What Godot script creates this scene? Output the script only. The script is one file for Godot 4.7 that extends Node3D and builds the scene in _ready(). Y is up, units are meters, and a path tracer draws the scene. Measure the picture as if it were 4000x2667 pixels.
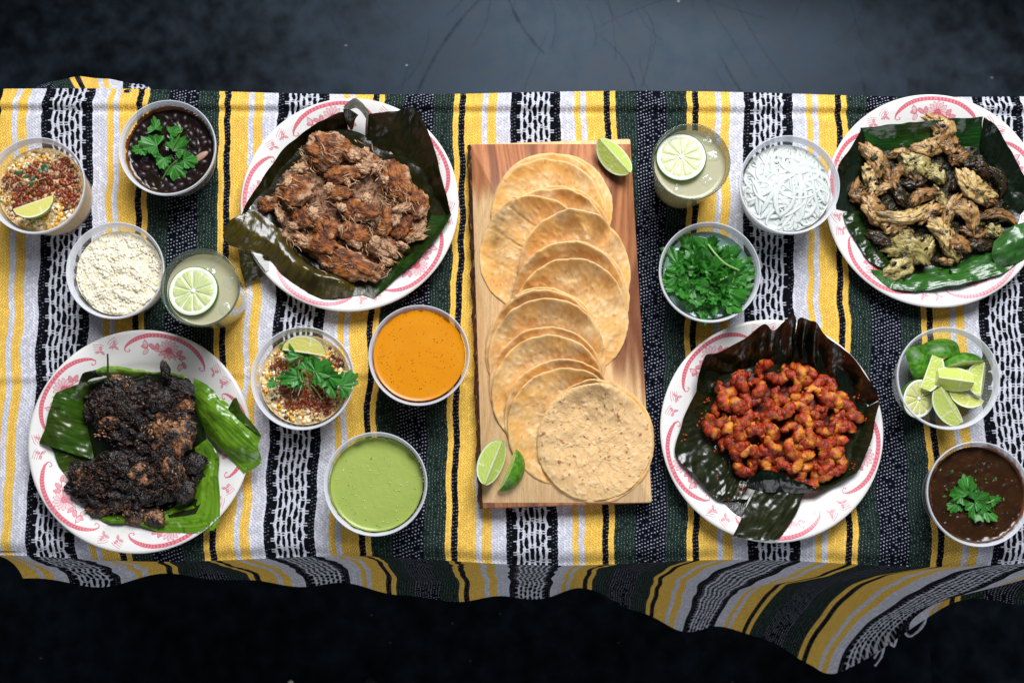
extends Node3D
# A long cloth-covered table seen from above: four diner plates of food, a board of tortillas, ten tubs and two glasses.
# Plan measures are millimetres from the middle of the table top: x to the side, z towards the near edge, h above the table top.

const TABLE := 0.75
var taken := {}
var mats := {}
var fine: FastNoiseLite
var soft: FastNoiseLite
var ridge: FastNoiseLite
var rng := RandomNumberGenerator.new()


func m(x: float, z: float, h := 0.0) -> Vector3:
	return Vector3(x * 0.001, TABLE + h * 0.001, z * 0.001)


func lin(r: float, g: float, b: float) -> Color:
	return Color(r / 255.0, g / 255.0, b / 255.0).srgb_to_linear()


class Shape:
	var v := PackedVector3Array()
	var c := PackedColorArray()
	var t := PackedVector2Array()
	var ix := PackedInt32Array()

	func put(p: Vector3, col := Color.WHITE, uv := Vector2.ZERO) -> int:
		v.append(p)
		c.append(col)
		t.append(uv)
		return v.size() - 1

	func tri(a: int, b: int, d: int) -> void:
		ix.append(a)
		ix.append(b)
		ix.append(d)

	func weave(first: int, nu: int, nv: int, flip := false) -> void:
		for j in nv:
			for i in nu:
				var a := first + j * (nu + 1) + i
				var b := a + nu + 1
				if flip:
					ix.append_array([a, b, a + 1, a + 1, b, b + 1])
				else:
					ix.append_array([a, a + 1, b, a + 1, b + 1, b])

	# a surface over u, v in 0..1; it faces up where u runs along x and v along z
	func sheet(nu: int, nv: int, at: Callable, tint: Callable, flip := false) -> void:
		var first := v.size()
		for j in nv + 1:
			for i in nu + 1:
				var u := float(i) / nu
				var w := float(j) / nv
				var p: Vector3 = at.call(u, w)
				v.append(p)
				c.append(tint.call(p, u, w))
				t.append(Vector2(u, w))
		weave(first, nu, nv, flip)

	# profile points are (radius, height); listed upwards they make an outside wall
	func lathe(profile: PackedVector2Array, seg: int, col := Color.WHITE, centre := Vector3.ZERO) -> void:
		var first := v.size()
		for q in profile:
			for i in seg + 1:
				var a := TAU * (i % seg) / seg
				v.append(centre + Vector3(q.x * cos(a), q.y, q.x * sin(a)))
				c.append(col)
				t.append(Vector2(0.5 + q.x * cos(a), 0.5 + q.x * sin(a)))
		weave(first, seg, profile.size() - 1)

	func tube(path: PackedVector3Array, radii: PackedFloat32Array, sides: int, cols: PackedColorArray, flat := 1.0, up := Vector3.UP) -> void:
		var first := v.size()
		var n := path.size()
		for k in n:
			var dir := (path[mini(k + 1, n - 1)] - path[maxi(k - 1, 0)]).normalized()
			var side := dir.cross(up)
			if side.length() < 0.05:
				side = dir.cross(Vector3(0.7, 0.1, 0.7))
			side = side.normalized()
			var top := side.cross(dir).normalized()
			for i in sides + 1:
				var a := TAU * (i % sides) / sides
				v.append(path[k] + (side * cos(a) + top * sin(a) * flat) * radii[k])
				c.append(cols[k % cols.size()])
				t.append(Vector2(float(i) / sides, float(k) / n))
		weave(first, sides, n - 1)
		for e in [0, n - 1]:
			var mid := put(path[e], cols[e % cols.size()])
			for i in sides:
				var a: int = first + e * (sides + 1) + i
				if e == 0:
					tri(a, mid, a + 1)
				else:
					tri(a + 1, mid, a)

	# a rounded body: bump(direction) scales it, tint(place, direction, bump) colours it
	func pod(centre: Vector3, axes: Basis, nu: int, nv: int, bump: Callable, tint: Callable) -> void:
		var first := v.size()
		for j in nv + 1:
			var ph := PI * (1.0 - float(j) / nv)
			for i in nu + 1:
				var a := TAU * (i % nu) / nu
				var d := Vector3(sin(ph) * cos(a), cos(ph), sin(ph) * sin(a))
				if j == 0 or j == nv:
					d = Vector3(0, cos(ph), 0)
				var s: float = bump.call(d)
				var p := centre + axes * (d * s)
				v.append(p)
				c.append(tint.call(p, d, s))
				t.append(Vector2(float(i) / nu, float(j) / nv))
		weave(first, nu, nv)

	func mesh(origin := Vector3.ZERO, smooth := true) -> ArrayMesh:
		if origin != Vector3.ZERO:
			for i in v.size():
				v[i] -= origin
		var a := []
		a.resize(Mesh.ARRAY_MAX)
		a[Mesh.ARRAY_VERTEX] = v
		a[Mesh.ARRAY_COLOR] = c
		a[Mesh.ARRAY_TEX_UV] = t
		a[Mesh.ARRAY_INDEX] = ix
		var st := SurfaceTool.new()
		st.create_from_arrays(a)
		if not smooth:
			st.deindex()
			st.set_smooth_group(-1)
		st.generate_normals()
		return st.commit()


func numbered(called: String) -> String:
	taken[called] = taken.get(called, -1) + 1
	return called if taken[called] == 0 else "%s_%03d" % [called, taken[called]]


func thing(called: String, label: String, category: String, at := Vector3.ZERO, group := "", turn := 0.0) -> Node3D:
	var o := Node3D.new()
	o.name = numbered(called)
	add_child(o)
	o.position = at
	o.rotation.y = turn
	tag(o, label, category, group)
	return o


func tag(o: Node, label: String, category: String, group := "") -> void:
	o.set_meta("label", label)
	o.set_meta("category", category)
	if group:
		o.set_meta("group", group)


var part_names := {}

# a mesh of its own; with a thing as parent its points are given in the room (placed) or in the thing's own axes
func part(called: String, s: Shape, mat: Material, parent: Node3D, placed := true, stuff := false, smooth := true) -> MeshInstance3D:
	var o := MeshInstance3D.new()
	var key := str(parent.get_instance_id()) + called
	part_names[key] = part_names.get(key, -1) + 1
	o.name = called if part_names[key] == 0 else "%s_%03d" % [called, part_names[key]]
	var from := Vector3.ZERO
	if placed:
		var up: Node3D = parent
		while up != self:
			from += up.position
			up = up.get_parent()
	o.mesh = s.mesh(from, smooth)
	o.material_override = null
	for k in o.mesh.get_surface_count():
		o.mesh.surface_set_material(k, mat)
	parent.add_child(o, true)
	if stuff:
		o.set_meta("kind", "stuff")
	return o


# one mesh that is a thing by itself; its origin goes to the given base
func single(called: String, s: Shape, mat: Material, label: String, category: String, at := Vector3.ZERO, group := "") -> MeshInstance3D:
	var o := MeshInstance3D.new()
	o.name = numbered(called)
	o.mesh = s.mesh(at)
	o.mesh.surface_set_material(0, mat)
	o.position = at
	add_child(o)
	tag(o, label, category, group)
	return o


func setting(called: String, s: Shape, mat: Material) -> MeshInstance3D:
	var o := MeshInstance3D.new()
	o.name = called
	o.mesh = s.mesh()
	o.mesh.surface_set_material(0, mat)
	add_child(o)
	o.set_meta("kind", "structure")
	return o


func stuff_of(freq: float, kind := FastNoiseLite.TYPE_SIMPLEX_SMOOTH, seed_no := 3, octaves := 4, fractal := FastNoiseLite.FRACTAL_FBM) -> NoiseTexture2D:
	var n := FastNoiseLite.new()
	n.noise_type = kind
	n.seed = seed_no
	n.frequency = freq
	n.fractal_type = fractal
	n.fractal_octaves = octaves
	var tx := NoiseTexture2D.new()
	tx.width = 256
	tx.height = 256
	tx.seamless = true
	tx.noise = n
	return tx


# a material that takes its colour from the mesh, with fine relief in three planes
func surface(rough: float, relief: Texture2D = null, depth := 0.05, scale := 40.0, spec := 0.5) -> StandardMaterial3D:
	var k := StandardMaterial3D.new()
	k.vertex_color_use_as_albedo = true
	k.roughness = rough
	k.metallic_specular = spec
	if relief:
		k.heightmap_enabled = true
		k.heightmap_texture = relief
		k.heightmap_scale = depth
		k.uv1_triplanar = true
		k.uv1_scale = Vector3.ONE * scale
	return k


func plain(r: float, g: float, b: float, rough: float) -> StandardMaterial3D:
	var k := StandardMaterial3D.new()
	k.albedo_color = Color(r / 255.0, g / 255.0, b / 255.0)
	k.roughness = rough
	return k


func make_materials() -> void:
	fine = FastNoiseLite.new()
	fine.noise_type = FastNoiseLite.TYPE_SIMPLEX_SMOOTH
	fine.frequency = 1.0
	fine.fractal_octaves = 3
	fine.seed = 11
	soft = FastNoiseLite.new()
	soft.noise_type = FastNoiseLite.TYPE_SIMPLEX_SMOOTH
	soft.frequency = 1.0
	soft.fractal_type = FastNoiseLite.FRACTAL_NONE
	soft.seed = 5
	ridge = FastNoiseLite.new()
	ridge.noise_type = FastNoiseLite.TYPE_SIMPLEX_SMOOTH
	ridge.frequency = 1.0
	ridge.fractal_type = FastNoiseLite.FRACTAL_RIDGED
	ridge.fractal_octaves = 3
	ridge.seed = 21
	var grit := stuff_of(0.03, FastNoiseLite.TYPE_SIMPLEX_SMOOTH, 3, 5)
	var strands := stuff_of(0.025, FastNoiseLite.TYPE_SIMPLEX_SMOOTH, 8, 4, FastNoiseLite.FRACTAL_RIDGED)
	var pores := stuff_of(0.06, FastNoiseLite.TYPE_CELLULAR, 4, 1)
	mats.meat = surface(0.5, strands, 0.06, 55.0, 0.45)
	mats.crust = surface(0.34, grit, 0.08, 60.0, 0.5)
	mats.chicken = surface(0.33, strands, 0.02, 30.0, 0.5)
	mats.shrimp = surface(0.46, grit, 0.06, 60.0, 0.5)
	mats.flake = surface(0.6)
	mats.kernel = surface(0.32)
	mats.crumb = surface(0.8, grit, 0.03, 90.0)
	mats.crumb.backlight_enabled = true
	mats.crumb.backlight = Color(0.5, 0.5, 0.5)
	mats.tortilla = surface(0.72, grit, 0.02, 70.0, 0.35)
	mats.tortilla.backlight_enabled = true
	mats.tortilla.backlight = Color(0.4, 0.36, 0.3)
	mats.leaf = surface(0.28, stuff_of(0.02, FastNoiseLite.TYPE_SIMPLEX_SMOOTH, 9, 3), 0.03, 25.0, 0.5)
	mats.leaf.clearcoat_enabled = true
	mats.leaf.clearcoat = 0.3
	mats.leaf.clearcoat_roughness = 0.18
	mats.herb = surface(0.38, strands, 0.02, 60.0, 0.5)
	mats.herb.backlight_enabled = true
	mats.herb.backlight = Color(0.4, 0.6, 0.2)
	mats.rind = surface(0.38, pores, 0.012, 30.0, 0.5)
	mats.flesh = surface(0.22, grit, 0.02, 50.0, 0.5)
	mats.onion = surface(0.42, null, 0.0, 1.0, 0.5)
	mats.onion.backlight_enabled = true
	mats.onion.backlight = Color(0.9, 0.9, 0.9)
	mats.drink = surface(0.15)
	mats.drink.backlight_enabled = true
	mats.drink.backlight = Color(1, 1, 1)
	mats.liquid = surface(0.18, null, 0.0, 1.0, 0.5)
	mats.sauce = surface(0.28, null, 0.0, 1.0, 0.45)
	mats.bean = surface(0.4)
	mats.ceramic = plain(236, 233, 230, 0.16)
	var tub := StandardMaterial3D.new()
	tub.albedo_color = Color(0.93, 0.94, 0.96, 0.2)
	tub.transparency = BaseMaterial3D.TRANSPARENCY_ALPHA
	tub.roughness = 0.34
	mats.tub = tub
	var lip: StandardMaterial3D = tub.duplicate()
	lip.albedo_color = Color(0.93, 0.94, 0.97, 0.6)
	mats.lip = lip
	var pane := StandardMaterial3D.new()
	pane.transparency = BaseMaterial3D.TRANSPARENCY_ALPHA
	pane.albedo_color = Color(0.28, 0.36, 0.31, 0.13)
	pane.roughness = 0.03
	mats.glass = pane
	var edge: StandardMaterial3D = pane.duplicate()
	edge.albedo_color = Color(0.26, 0.33, 0.3, 0.6)
	mats.glass_lip = edge
	var ice := StandardMaterial3D.new()
	ice.transparency = BaseMaterial3D.TRANSPARENCY_ALPHA
	ice.albedo_color = Color(0.9, 0.93, 0.88, 0.12)
	ice.roughness = 0.06
	mats.ice = ice
	mats.table = plain(60, 50, 42, 0.6)
	mats.metal = plain(30, 30, 34, 0.4)
	mats.thread = plain(205, 205, 215, 0.95)


func _ready() -> void:
	rng.seed = 77
	var cam := Camera3D.new()
	cam.name = "camera"
	cam.position = Vector3(0, 2.326, 0.2103)
	cam.rotation_degrees = Vector3(-82.4, 0, 0)
	var lens := CameraAttributesPhysical.new()
	lens.frustum_focal_length = 47.45
	lens.frustum_focus_distance = 1.56
	lens.frustum_near = 0.05
	lens.frustum_far = 40.0
	lens.exposure_aperture = 10.0
	cam.attributes = lens
	cam.fov = 28.38
	cam.near = 0.05
	cam.far = 40.0
	cam.current = true
	add_child(cam)
	var around := WorldEnvironment.new()
	around.name = "surroundings"
	var env := Environment.new()
	env.background_mode = Environment.BG_COLOR
	env.background_color = Color(0.42, 0.45, 0.5)
	env.background_energy_multiplier = 0.19
	env.tonemap_mode = Environment.TONE_MAPPER_LINEAR
	env.tonemap_exposure = 1.56
	env.sdfgi_enabled = true
	env.ssao_enabled = true
	env.ssil_enabled = true
	around.environment = env
	add_child(around)
	# the window light: a tall bright opening behind and above the far side of the table
	var win := AreaLight3D.new()
	win.name = "window_light"
	win.area_size = Vector2(1.7, 1.25)
	win.light_energy = 8.0
	win.light_color = Color(0.985, 0.99, 1.0)
	win.shadow_enabled = true
	win.area_range = 12.0
	add_child(win)
	win.look_at_from_position(Vector3(0.42, 2.95, -1.65), Vector3(0.05, 0.75, 0.0), Vector3.UP)

	# added fill lamp without a seen source, brightening the cloth's hanging front
	var fill := AreaLight3D.new()
	fill.name = "added_fill_light"
	fill.area_size = Vector2(2.4, 1.4)
	fill.light_energy = 1.6
	fill.light_color = Color(0.97, 0.98, 1.0)
	fill.shadow_enabled = true
	fill.area_range = 12.0
	add_child(fill)
	fill.look_at_from_position(Vector3(0.3, 1.75, 2.7), Vector3(0.05, 0.6, 0.1), Vector3.UP)

	make_materials()
	make_floor()
	make_table_and_cloth()
	make_plates()
	make_board()
	make_tubs()
	make_glasses()
	make_carnitas()
	make_barbacoa()
	make_chicken()
	make_shrimp()


# ---------------------------------------------------------------- the setting

func scratch(im: Image, a: Vector2, b: Vector2, bend: float, width: float, col: Color, keep := 0.5) -> void:
	var n := int(a.distance_to(b)) + 2
	var side := (b - a).orthogonal().normalized()
	for k in n:
		var f := float(k) / n
		var p := a.lerp(b, f) + side * bend * 4.0 * f * (1.0 - f)
		var w := width * (0.4 + 0.6 * sin(PI * f)) * (0.7 + 0.5 * soft.get_noise_2d(p.x * 0.05, p.y * 0.05))
		var r := int(ceil(w))
		for y in range(-r, r + 1):
			for x in range(-r, r + 1):
				var d := Vector2(x, y).length()
				if d <= w + 0.5:
					var q := Vector2i(posmod(int(p.x) + x, im.get_width()), posmod(int(p.y) + y, im.get_height()))
					im.set_pixelv(q, im.get_pixelv(q).lerp(col, keep * clampf(w + 0.5 - d, 0.0, 1.0)))


func make_floor() -> void:
	var n := 1024
	var im := Image.create(n, n, false, Image.FORMAT_RGB8)
	var ro := Image.create(n, n, false, Image.FORMAT_RGB8)
	for y in n:
		for x in n:
			var a := fine.get_noise_2d(x * 0.009, y * 0.009)
			var b := fine.get_noise_2d(x * 0.05 + 90.0, y * 0.05)
			var k := 0.128 + 0.04 * a + 0.045 * b
			im.set_pixel(x, y, Color(k * 0.8, k * 1.0, k * 1.2))
			var g := clampf(0.45 + 0.08 * a + 0.12 * b, 0.2, 1.0)
			ro.set_pixel(x, y, Color(g, g, g))
	var r := RandomNumberGenerator.new()
	r.seed = 5
	for k in 420:
		var a := Vector2(r.randf() * n, r.randf() * n)
		var ang := r.randf_range(0.9, 2.2) if r.randf() < 0.7 else r.randf() * PI
		var b := a + Vector2(cos(ang), sin(ang)) * r.randf_range(25, 150)
		var w := r.randf_range(0.8, 1.5) if k % 9 == 0 else r.randf_range(0.25, 0.7)
		var bend := r.randf_range(-10, 10)
		scratch(im, a, b, bend, w, Color(0.05, 0.06, 0.08), 0.1 if w > 0.9 else 0.13)
		scratch(ro, a, b, bend, w, Color(0.95, 0.95, 0.95), 0.08 if w > 0.9 else 0.09)
	for k in 260:
		var a := Vector2(r.randf() * n, r.randf() * n)
		scratch(im, a, a + Vector2(1.5, 0), 0, r.randf_range(0.3, 0.9), Color(0.6, 0.6, 0.6) if k % 4 == 0 else Color(0.1, 0.11, 0.13), 0.5)
	var k := StandardMaterial3D.new()
	k.albedo_texture = ImageTexture.create_from_image(im)
	k.roughness_texture = ImageTexture.create_from_image(ro)
	k.roughness = 0.85
	k.metallic = 0.8
	k.metallic_specular = 0.3
	k.uv1_scale = Vector3(3.4, 3.4, 1)
	var s := Shape.new()
	s.sheet(8, 8, func(u: float, v: float): return Vector3((u - 0.5) * 8.0, 0.0, (v - 0.5) * 8.0), func(_p, _u, _v): return Color.WHITE)
	setting("floor", s, k)
	# dark block added out of view to darken the floor and its reflections
	var shade_blocker := thing("shade_blocker", "black low block added out of view beyond the table to shade the floor", "shade_blocker", Vector3(0.95, 0, -1.03), "", -0.12)
	var body := Shape.new()
	body.sheet(1, 6, func(u: float, v: float):
		var pr: Array = [[-0.17, 0.02], [-0.17, 0.48], [-0.15, 0.51], [0.0, 0.52], [0.15, 0.51], [0.17, 0.48], [0.17, 0.02]]
		var q: Array = pr[int(round(v * 6))]
		return Vector3((u - 0.5) * 1.7, q[1], q[0]), func(_p, _u, _v): return Color.WHITE)
	part("blocker_body", body, mats.metal, shade_blocker, false)
	for sx in [-0.8, 0.8]:
		var lg := Shape.new()
		lg.tube(PackedVector3Array([Vector3(sx, 0.0, -0.1), Vector3(sx, 0.1, -0.1), Vector3(sx, 0.42, -0.1)]), PackedFloat32Array([0.02, 0.02, 0.025]), 10, PackedColorArray([Color.WHITE]))
		part("leg", lg, mats.metal, shade_blocker, false)
	# near edge of the picture, in the deep shade under the table's front
	var rod := thing("furniture_foot", "dark round-tipped metal foot on the black floor below the table's front", "furniture foot", Vector3(-0.235, 0, 0.475))
	var knob := Shape.new()
	knob.lathe(PackedVector2Array([Vector2(0.0, 0.012), Vector2(0.008, 0.013), Vector2(0.0115, 0.02), Vector2(0.0115, 0.03), Vector2(0.007, 0.036), Vector2(0.0, 0.037)]), 20)
	part("tip", knob, mats.metal, rod, false)
	var shank := Shape.new()
	shank.tube(PackedVector3Array([Vector3(0, 0.024, 0), Vector3(-0.002, 0.03, 0.06), Vector3(-0.004, 0.05, 0.16)]), PackedFloat32Array([0.006, 0.006, 0.006]), 12, PackedColorArray([Color.WHITE]))
	part("shank", shank, mats.metal, rod, false)
	var crumb := Shape.new()
	crumb.pod(Vector3(-0.372, 0.003, 0.477), Basis.from_scale(Vector3(0.005, 0.003, 0.004)), 8, 6, func(d: Vector3): return 1.0 + 0.3 * soft.get_noise_3dv(d * 2.0), func(_p, _d, _s): return lin(210, 205, 190))
	single("crumb", crumb, mats.flake, "tiny pale crumb alone on the black floor below the front edge", "crumb", Vector3(-0.372, 0, 0.477))


# one repeat of the blanket in a hundred threads: kind of yarn and the thread at which it ends
const BANDS := [["Y", 2.5], ["B", 5.0], ["Y", 12.5], ["W", 15.0], ["Y", 18.75], ["W", 25.0], ["B", 27.5], ["P", 43.75], ["B", 46.25], ["W", 52.5], ["Y", 55.0], ["W", 57.5], ["Y", 65.0], ["B", 67.5], ["Y", 70.0], ["G", 78.75], ["N", 91.25], ["G", 100.0]]


func yarn(at: float) -> String:
	for b in BANDS:
		if at < b[1]:
			return b[0]
	return "G"


func cloth_material() -> StandardMaterial3D:
	var w := 2000
	var h := 1500
	var im := Image.create(w, h, false, Image.FORMAT_RGB8)
	var up := Image.create(w, h, false, Image.FORMAT_RGB8)
	var r := RandomNumberGenerator.new()
	r.seed = 9
	var tiles := {}
	var base := {"Y": Color8(246, 196, 64), "W": Color8(224, 224, 234), "B": Color8(13, 14, 22), "G": Color8(25, 36, 33), "N": Color8(11, 14, 26), "P": Color8(12, 13, 20)}
	for kind in base:
		tiles[kind] = []
		for k in 16:
			var a := Image.create(5, 6, false, Image.FORMAT_RGB8)
			var z := Image.create(5, 6, false, Image.FORMAT_RGB8)
			var shade := r.randf_range(0.88, 1.05)
			for y in 6:
				for x in 5:
					var col: Color = base[kind]
					var j := shade * r.randf_range(0.92, 1.05)
					col = Color(col.r * j, col.g * j, col.b * j)
					# each yarn bulges between the cross threads; the white cross thread shows where it dips under
					var brick := (x + (2 if y >= 3 else 0)) % 5
					var hump := 0.3 + 0.6 * sin(PI * (brick + 0.5) / 5.0) * (0.45 if y % 3 == 2 else 1.0)
					if kind == "Y":
						if y % 3 == 2 and brick in [1, 2, 3]:
							col = col.lerp(Color8(255, 246, 222), r.randf_range(0.55, 0.95))
						elif brick == 0:
							col = col.lerp(Color8(186, 116, 10), 0.6)
					elif kind == "W":
						if y % 3 == 2 and brick in [1, 2, 3]:
							col = Color(col.r * 1.06, col.g * 1.06, col.b * 1.05)
						elif brick == 0 and y % 3 != 2:
							col = col.lerp(Color8(110, 110, 144), 0.6)  # grey-violet shade between the white yarns, painted in
					elif kind == "B":
						if y == 3 and x in [1, 2, 3] and k % 4 != 0:
							col = Color8(205, 210, 220).lerp(col, r.randf_range(0.1, 0.6))
					elif kind == "G":
						if y in [2, 3] and x in [1, 2] and k % 5 < 4:
							col = Color8(215, 222, 222).lerp(col, r.randf_range(0.3, 0.95))
						elif y in [0, 5]:
							col = Color(col.r * 1.6, col.g * 1.7, col.b * 1.6)
					elif kind == "N":
						if y in [2, 3] and x in [1, 2, 3] and not (x == 3 and k % 2 == 0) and k % 6 != 5:
							col = Color8(230, 234, 244).lerp(col, r.randf_range(0.0, 0.4) if y == 3 else r.randf_range(0.2, 0.75))
					a.set_pixel(x, y, col)
					z.set_pixel(x, y, Color(hump, hump, hump))
			tiles[kind].append([a, z])
	var cell := Rect2i(0, 0, 5, 6)
	for row in range(-1, h / 6):
		for col in w / 5:
			var at := fposmod(float(col % 80) * 1.25 + 0.6 + 0.45 * sin(row * 2.1 + (col / 80) * 1.7), 100.0)
			var pick: Array = tiles[yarn(at)][(r.randi() % 9 + (col * 7) % 13) % 16]
			var drop: int = [0, 3, 1, 4, 2, 5, 3][(col * 3) % 7]
			im.blit_rect(pick[0], cell, Vector2i(col * 5, row * 6 + drop))
			up.blit_rect(pick[1], cell, Vector2i(col * 5, row * 6 + drop))
	# the open black and white bands: bundles of white thread that part round long black floats, tied by short cross threads
	for rep in 5:
		var x0 := rep * 400 + 110
		var ties: Array = []
		for gap in 7:
			var list: Array = []
			var y := -r.randi_range(0, 26)
			while y < h:
				y += r.randi_range(17, 28)
				list.append(y)
			ties.append(list)
		for strand in 6:
			var left: Array = ties[strand]
			var right: Array = ties[strand + 1]
			for yy in h:
				# pushed aside by the floats to both sides
				var dl := 99.0
				var dr := 99.0
				for q in left:
					dl = minf(dl, absf(yy - q))
				for q in right:
					dr = minf(dr, absf(yy - q))
				var push := clampf((clampf(dl, 0, 11) - clampf(dr, 0, 11)) * 0.1, -1.2, 1.2)
				var cx := x0 + strand * 9.2 + 9.6 + push + 0.7 * soft.get_noise_2d(yy * 0.06, strand * 7 + rep * 50)
				var half := 2.6 if minf(dl, dr) < 5.0 else 2.1
				# a lozenge figure runs through the band where the white thins out
				if absf(absf(fposmod(yy + rep * 17, 68) - 34.0) / 34.0 - absf(strand - 2.5) / 2.6) < 0.2:
					half *= 0.5
				for dx in range(-3, 4):
					var e := absf(int(cx) + dx + 0.5 - cx) / (half + 0.5)
					if e < 0.95:
						var l := 0.95 - 0.3 * e * e + r.randf_range(-0.07, 0.04)
						if dx == 0 and yy % 11 < 8:
							l -= 0.16
						im.set_pixel(clampi(int(cx) + dx, 0, w - 1), yy, Color(l * 0.91, l * 0.92, l * 0.97))
						up.set_pixel(clampi(int(cx) + dx, 0, w - 1), yy, Color.from_hsv(0, 0, 0.95 - 0.4 * e))
		for gap in 7:
			for q in ties[gap]:
				for line in ([1] if int(q) % 3 == 0 else [0, 4]):
					for dx in 8:
						for dy in 2:
							var yy: int = q - 2 + line + dy
							if yy >= 0 and yy < h:
								var xx := clampi(x0 + int(gap * 9.2) + 1 + dx, 0, w - 1)
								var l := 0.92 if dy == 0 else 0.76
								im.set_pixel(xx, yy, Color(l * 0.91, l * 0.92, l * 0.97))
								up.set_pixel(xx, yy, Color(0.75, 0.75, 0.75))
	var k := StandardMaterial3D.new()
	k.albedo_texture = ImageTexture.create_from_image(im)
	k.heightmap_enabled = true
	k.heightmap_texture = ImageTexture.create_from_image(up)
	k.heightmap_scale = 0.09
	k.roughness = 0.95
	k.metallic_specular = 0.2
	return k


# place of a thread along the blanket (x, metres) in its weave
func weave_u(x: float) -> float:
	return (x + 0.354 + 1.4) / 1.4


func make_table_and_cloth() -> void:
	var table := thing("table", "long narrow table wholly hidden under the striped blanket", "table", Vector3(0.07, 0, -0.02))
	var top := BoxMesh.new()
	top.size = Vector3(1.34, 0.03, 0.53)
	var slab := MeshInstance3D.new()
	slab.name = "tabletop"
	slab.mesh = top
	slab.position = Vector3(0, 0.727, 0)
	top.material = mats.table
	table.add_child(slab)
	for sx in [-0.62, 0.62]:
		for sz in [-0.22, 0.22]:
			var lg := Shape.new()
			lg.tube(PackedVector3Array([Vector3(sx, 0.0, sz), Vector3(sx, 0.35, sz), Vector3(sx, 0.712, sz)]), PackedFloat32Array([0.02, 0.022, 0.025]), 12, PackedColorArray([Color.WHITE]))
			part("leg", lg, mats.table, table, false)
	var k := cloth_material()
	var blanket := thing("blanket", "yellow, white, green and black striped woven blanket spread over the table", "blanket", Vector3(0, TABLE, 0))
	# the part that lies on the table, with its two pressed creases
	var s := Shape.new()
	var nx := 180
	var nz := 220
	for j in nz + 1:
		for i in nx + 1:
			var x := lerpf(-0.617, 0.78, float(i) / nx)
			var v := float(j) / nz
			var back := -0.305 - 0.003 * sin(x * 9.0) + 0.0045 * x
			var front := 0.252 + 0.006 * smoothstep(-0.5, 0.3, x) + 0.004 * sin(x * 14.0 + 1.0)
			var z := lerpf(back, front, v)
			var y := 0.0
			var zc := -0.281 + 0.004 * x
			y += 0.0036 * exp(-pow((z - zc + 0.006) / 0.006, 2.0)) - 0.0034 * exp(-pow((z - zc - 0.002) / 0.004, 2.0))
			y -= 0.006 * smoothstep(zc, back, z) * smoothstep(zc, back, z)
			var zm := 0.041 + 0.004 * sin(x * 6.0)
			y += 0.0016 * exp(-pow((z - zm) / 0.005, 2.0)) - 0.0014 * exp(-pow((z - zm - 0.009) / 0.004, 2.0))
			y += 0.0007 * fine.get_noise_2d(x * 9.0, z * 14.0)
			y -= 0.01 * pow(smoothstep(front - 0.022, front, z), 2.0)
			var bow := 0.004 * sin(z * 7.0 + x * 3.0) + 0.0025 * soft.get_noise_2d(x * 3.0, z * 16.0) + 0.0007 * soft.get_noise_2d(x * 40.0, z * 150.0)
			s.put(Vector3(x, TABLE + y, z), Color.WHITE, Vector2(weave_u(x + bow), z / 1.05 + 0.5))
	s.weave(0, nx, nz)
	part("top_cloth", s, k, blanket)
	# the near side hangs down; on the far right it reaches the floor and spreads. Stations: x, depth of the hem, z of the hem (mm)
	var hem: Array = [[-617, 150, 283], [-530, 180, 288], [-440, 232, 284], [-347, 286, 290], [-251, 326, 296], [-164, 332, 311], [-73, 340, 318], [0, 350, 318], [60, 400, 312], [105, 500, 318], [168, 560, 336], [288, 728, 385], [346, 735, 394], [408, 737, 408], [508, 715, 437], [552, 738, 456], [586, 690, 430], [625, 490, 352], [668, 500, 348], [730, 450, 336], [780, 440, 330]]
	var h := Shape.new()
	nx = 260
	nz = 60
	for j in nz + 1:
		for i in nx + 1:
			var x := lerpf(-0.617, 0.78, float(i) / nx)
			var q := 0
			while q < hem.size() - 2 and hem[q + 1][0] < x * 1000.0:
				q += 1
			var f := clampf((x * 1000.0 - hem[q][0]) / (hem[q + 1][0] - hem[q][0]), 0.0, 1.0)
			var before: Array = hem[maxi(q - 1, 0)]
			var after: Array = hem[mini(q + 2, hem.size() - 1)]
			var deep := cubic_interpolate(hem[q][1], hem[q + 1][1], before[1], after[1], f) * 0.001
			var zh := cubic_interpolate(hem[q][2], hem[q + 1][2], before[2], after[2], f) * 0.001
			var v := float(j) / nz
			var front := 0.252 + 0.006 * smoothstep(-0.5, 0.3, x) + 0.004 * sin(x * 14.0 + 1.0)
			var z := front + (zh - front) * (0.52 * v + 0.48 * pow(v, 6.0))
			var big := smoothstep(0.05, 0.35, x)
			z += (0.005 * sin(x * 34.0 + 1.4 * sin(x * 9.0)) + big * 0.016 * sin(x * 21.0 + v * 2.5)) * sin(v * PI * 0.72) + 0.003 * sin(x * 55.0 + v * 5.0) * v
			var y := TABLE - 0.01 - (deep - 0.01) * v
			var lean := big * 0.012 * sin(v * 6.5 + x * 8.0) * v
			h.put(Vector3(x + lean, y, z), Color.WHITE, Vector2(weave_u(x + 0.003 * soft.get_noise_2d(v * 5.0, x * 4.0)), (front + deep * v) / 1.05 + 0.5))
	h.weave(0, nx, nz)
	part("front_drop", h, k, blanket)
	# the far left corner sticks out behind the table edge
	var fl := Shape.new()
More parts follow.
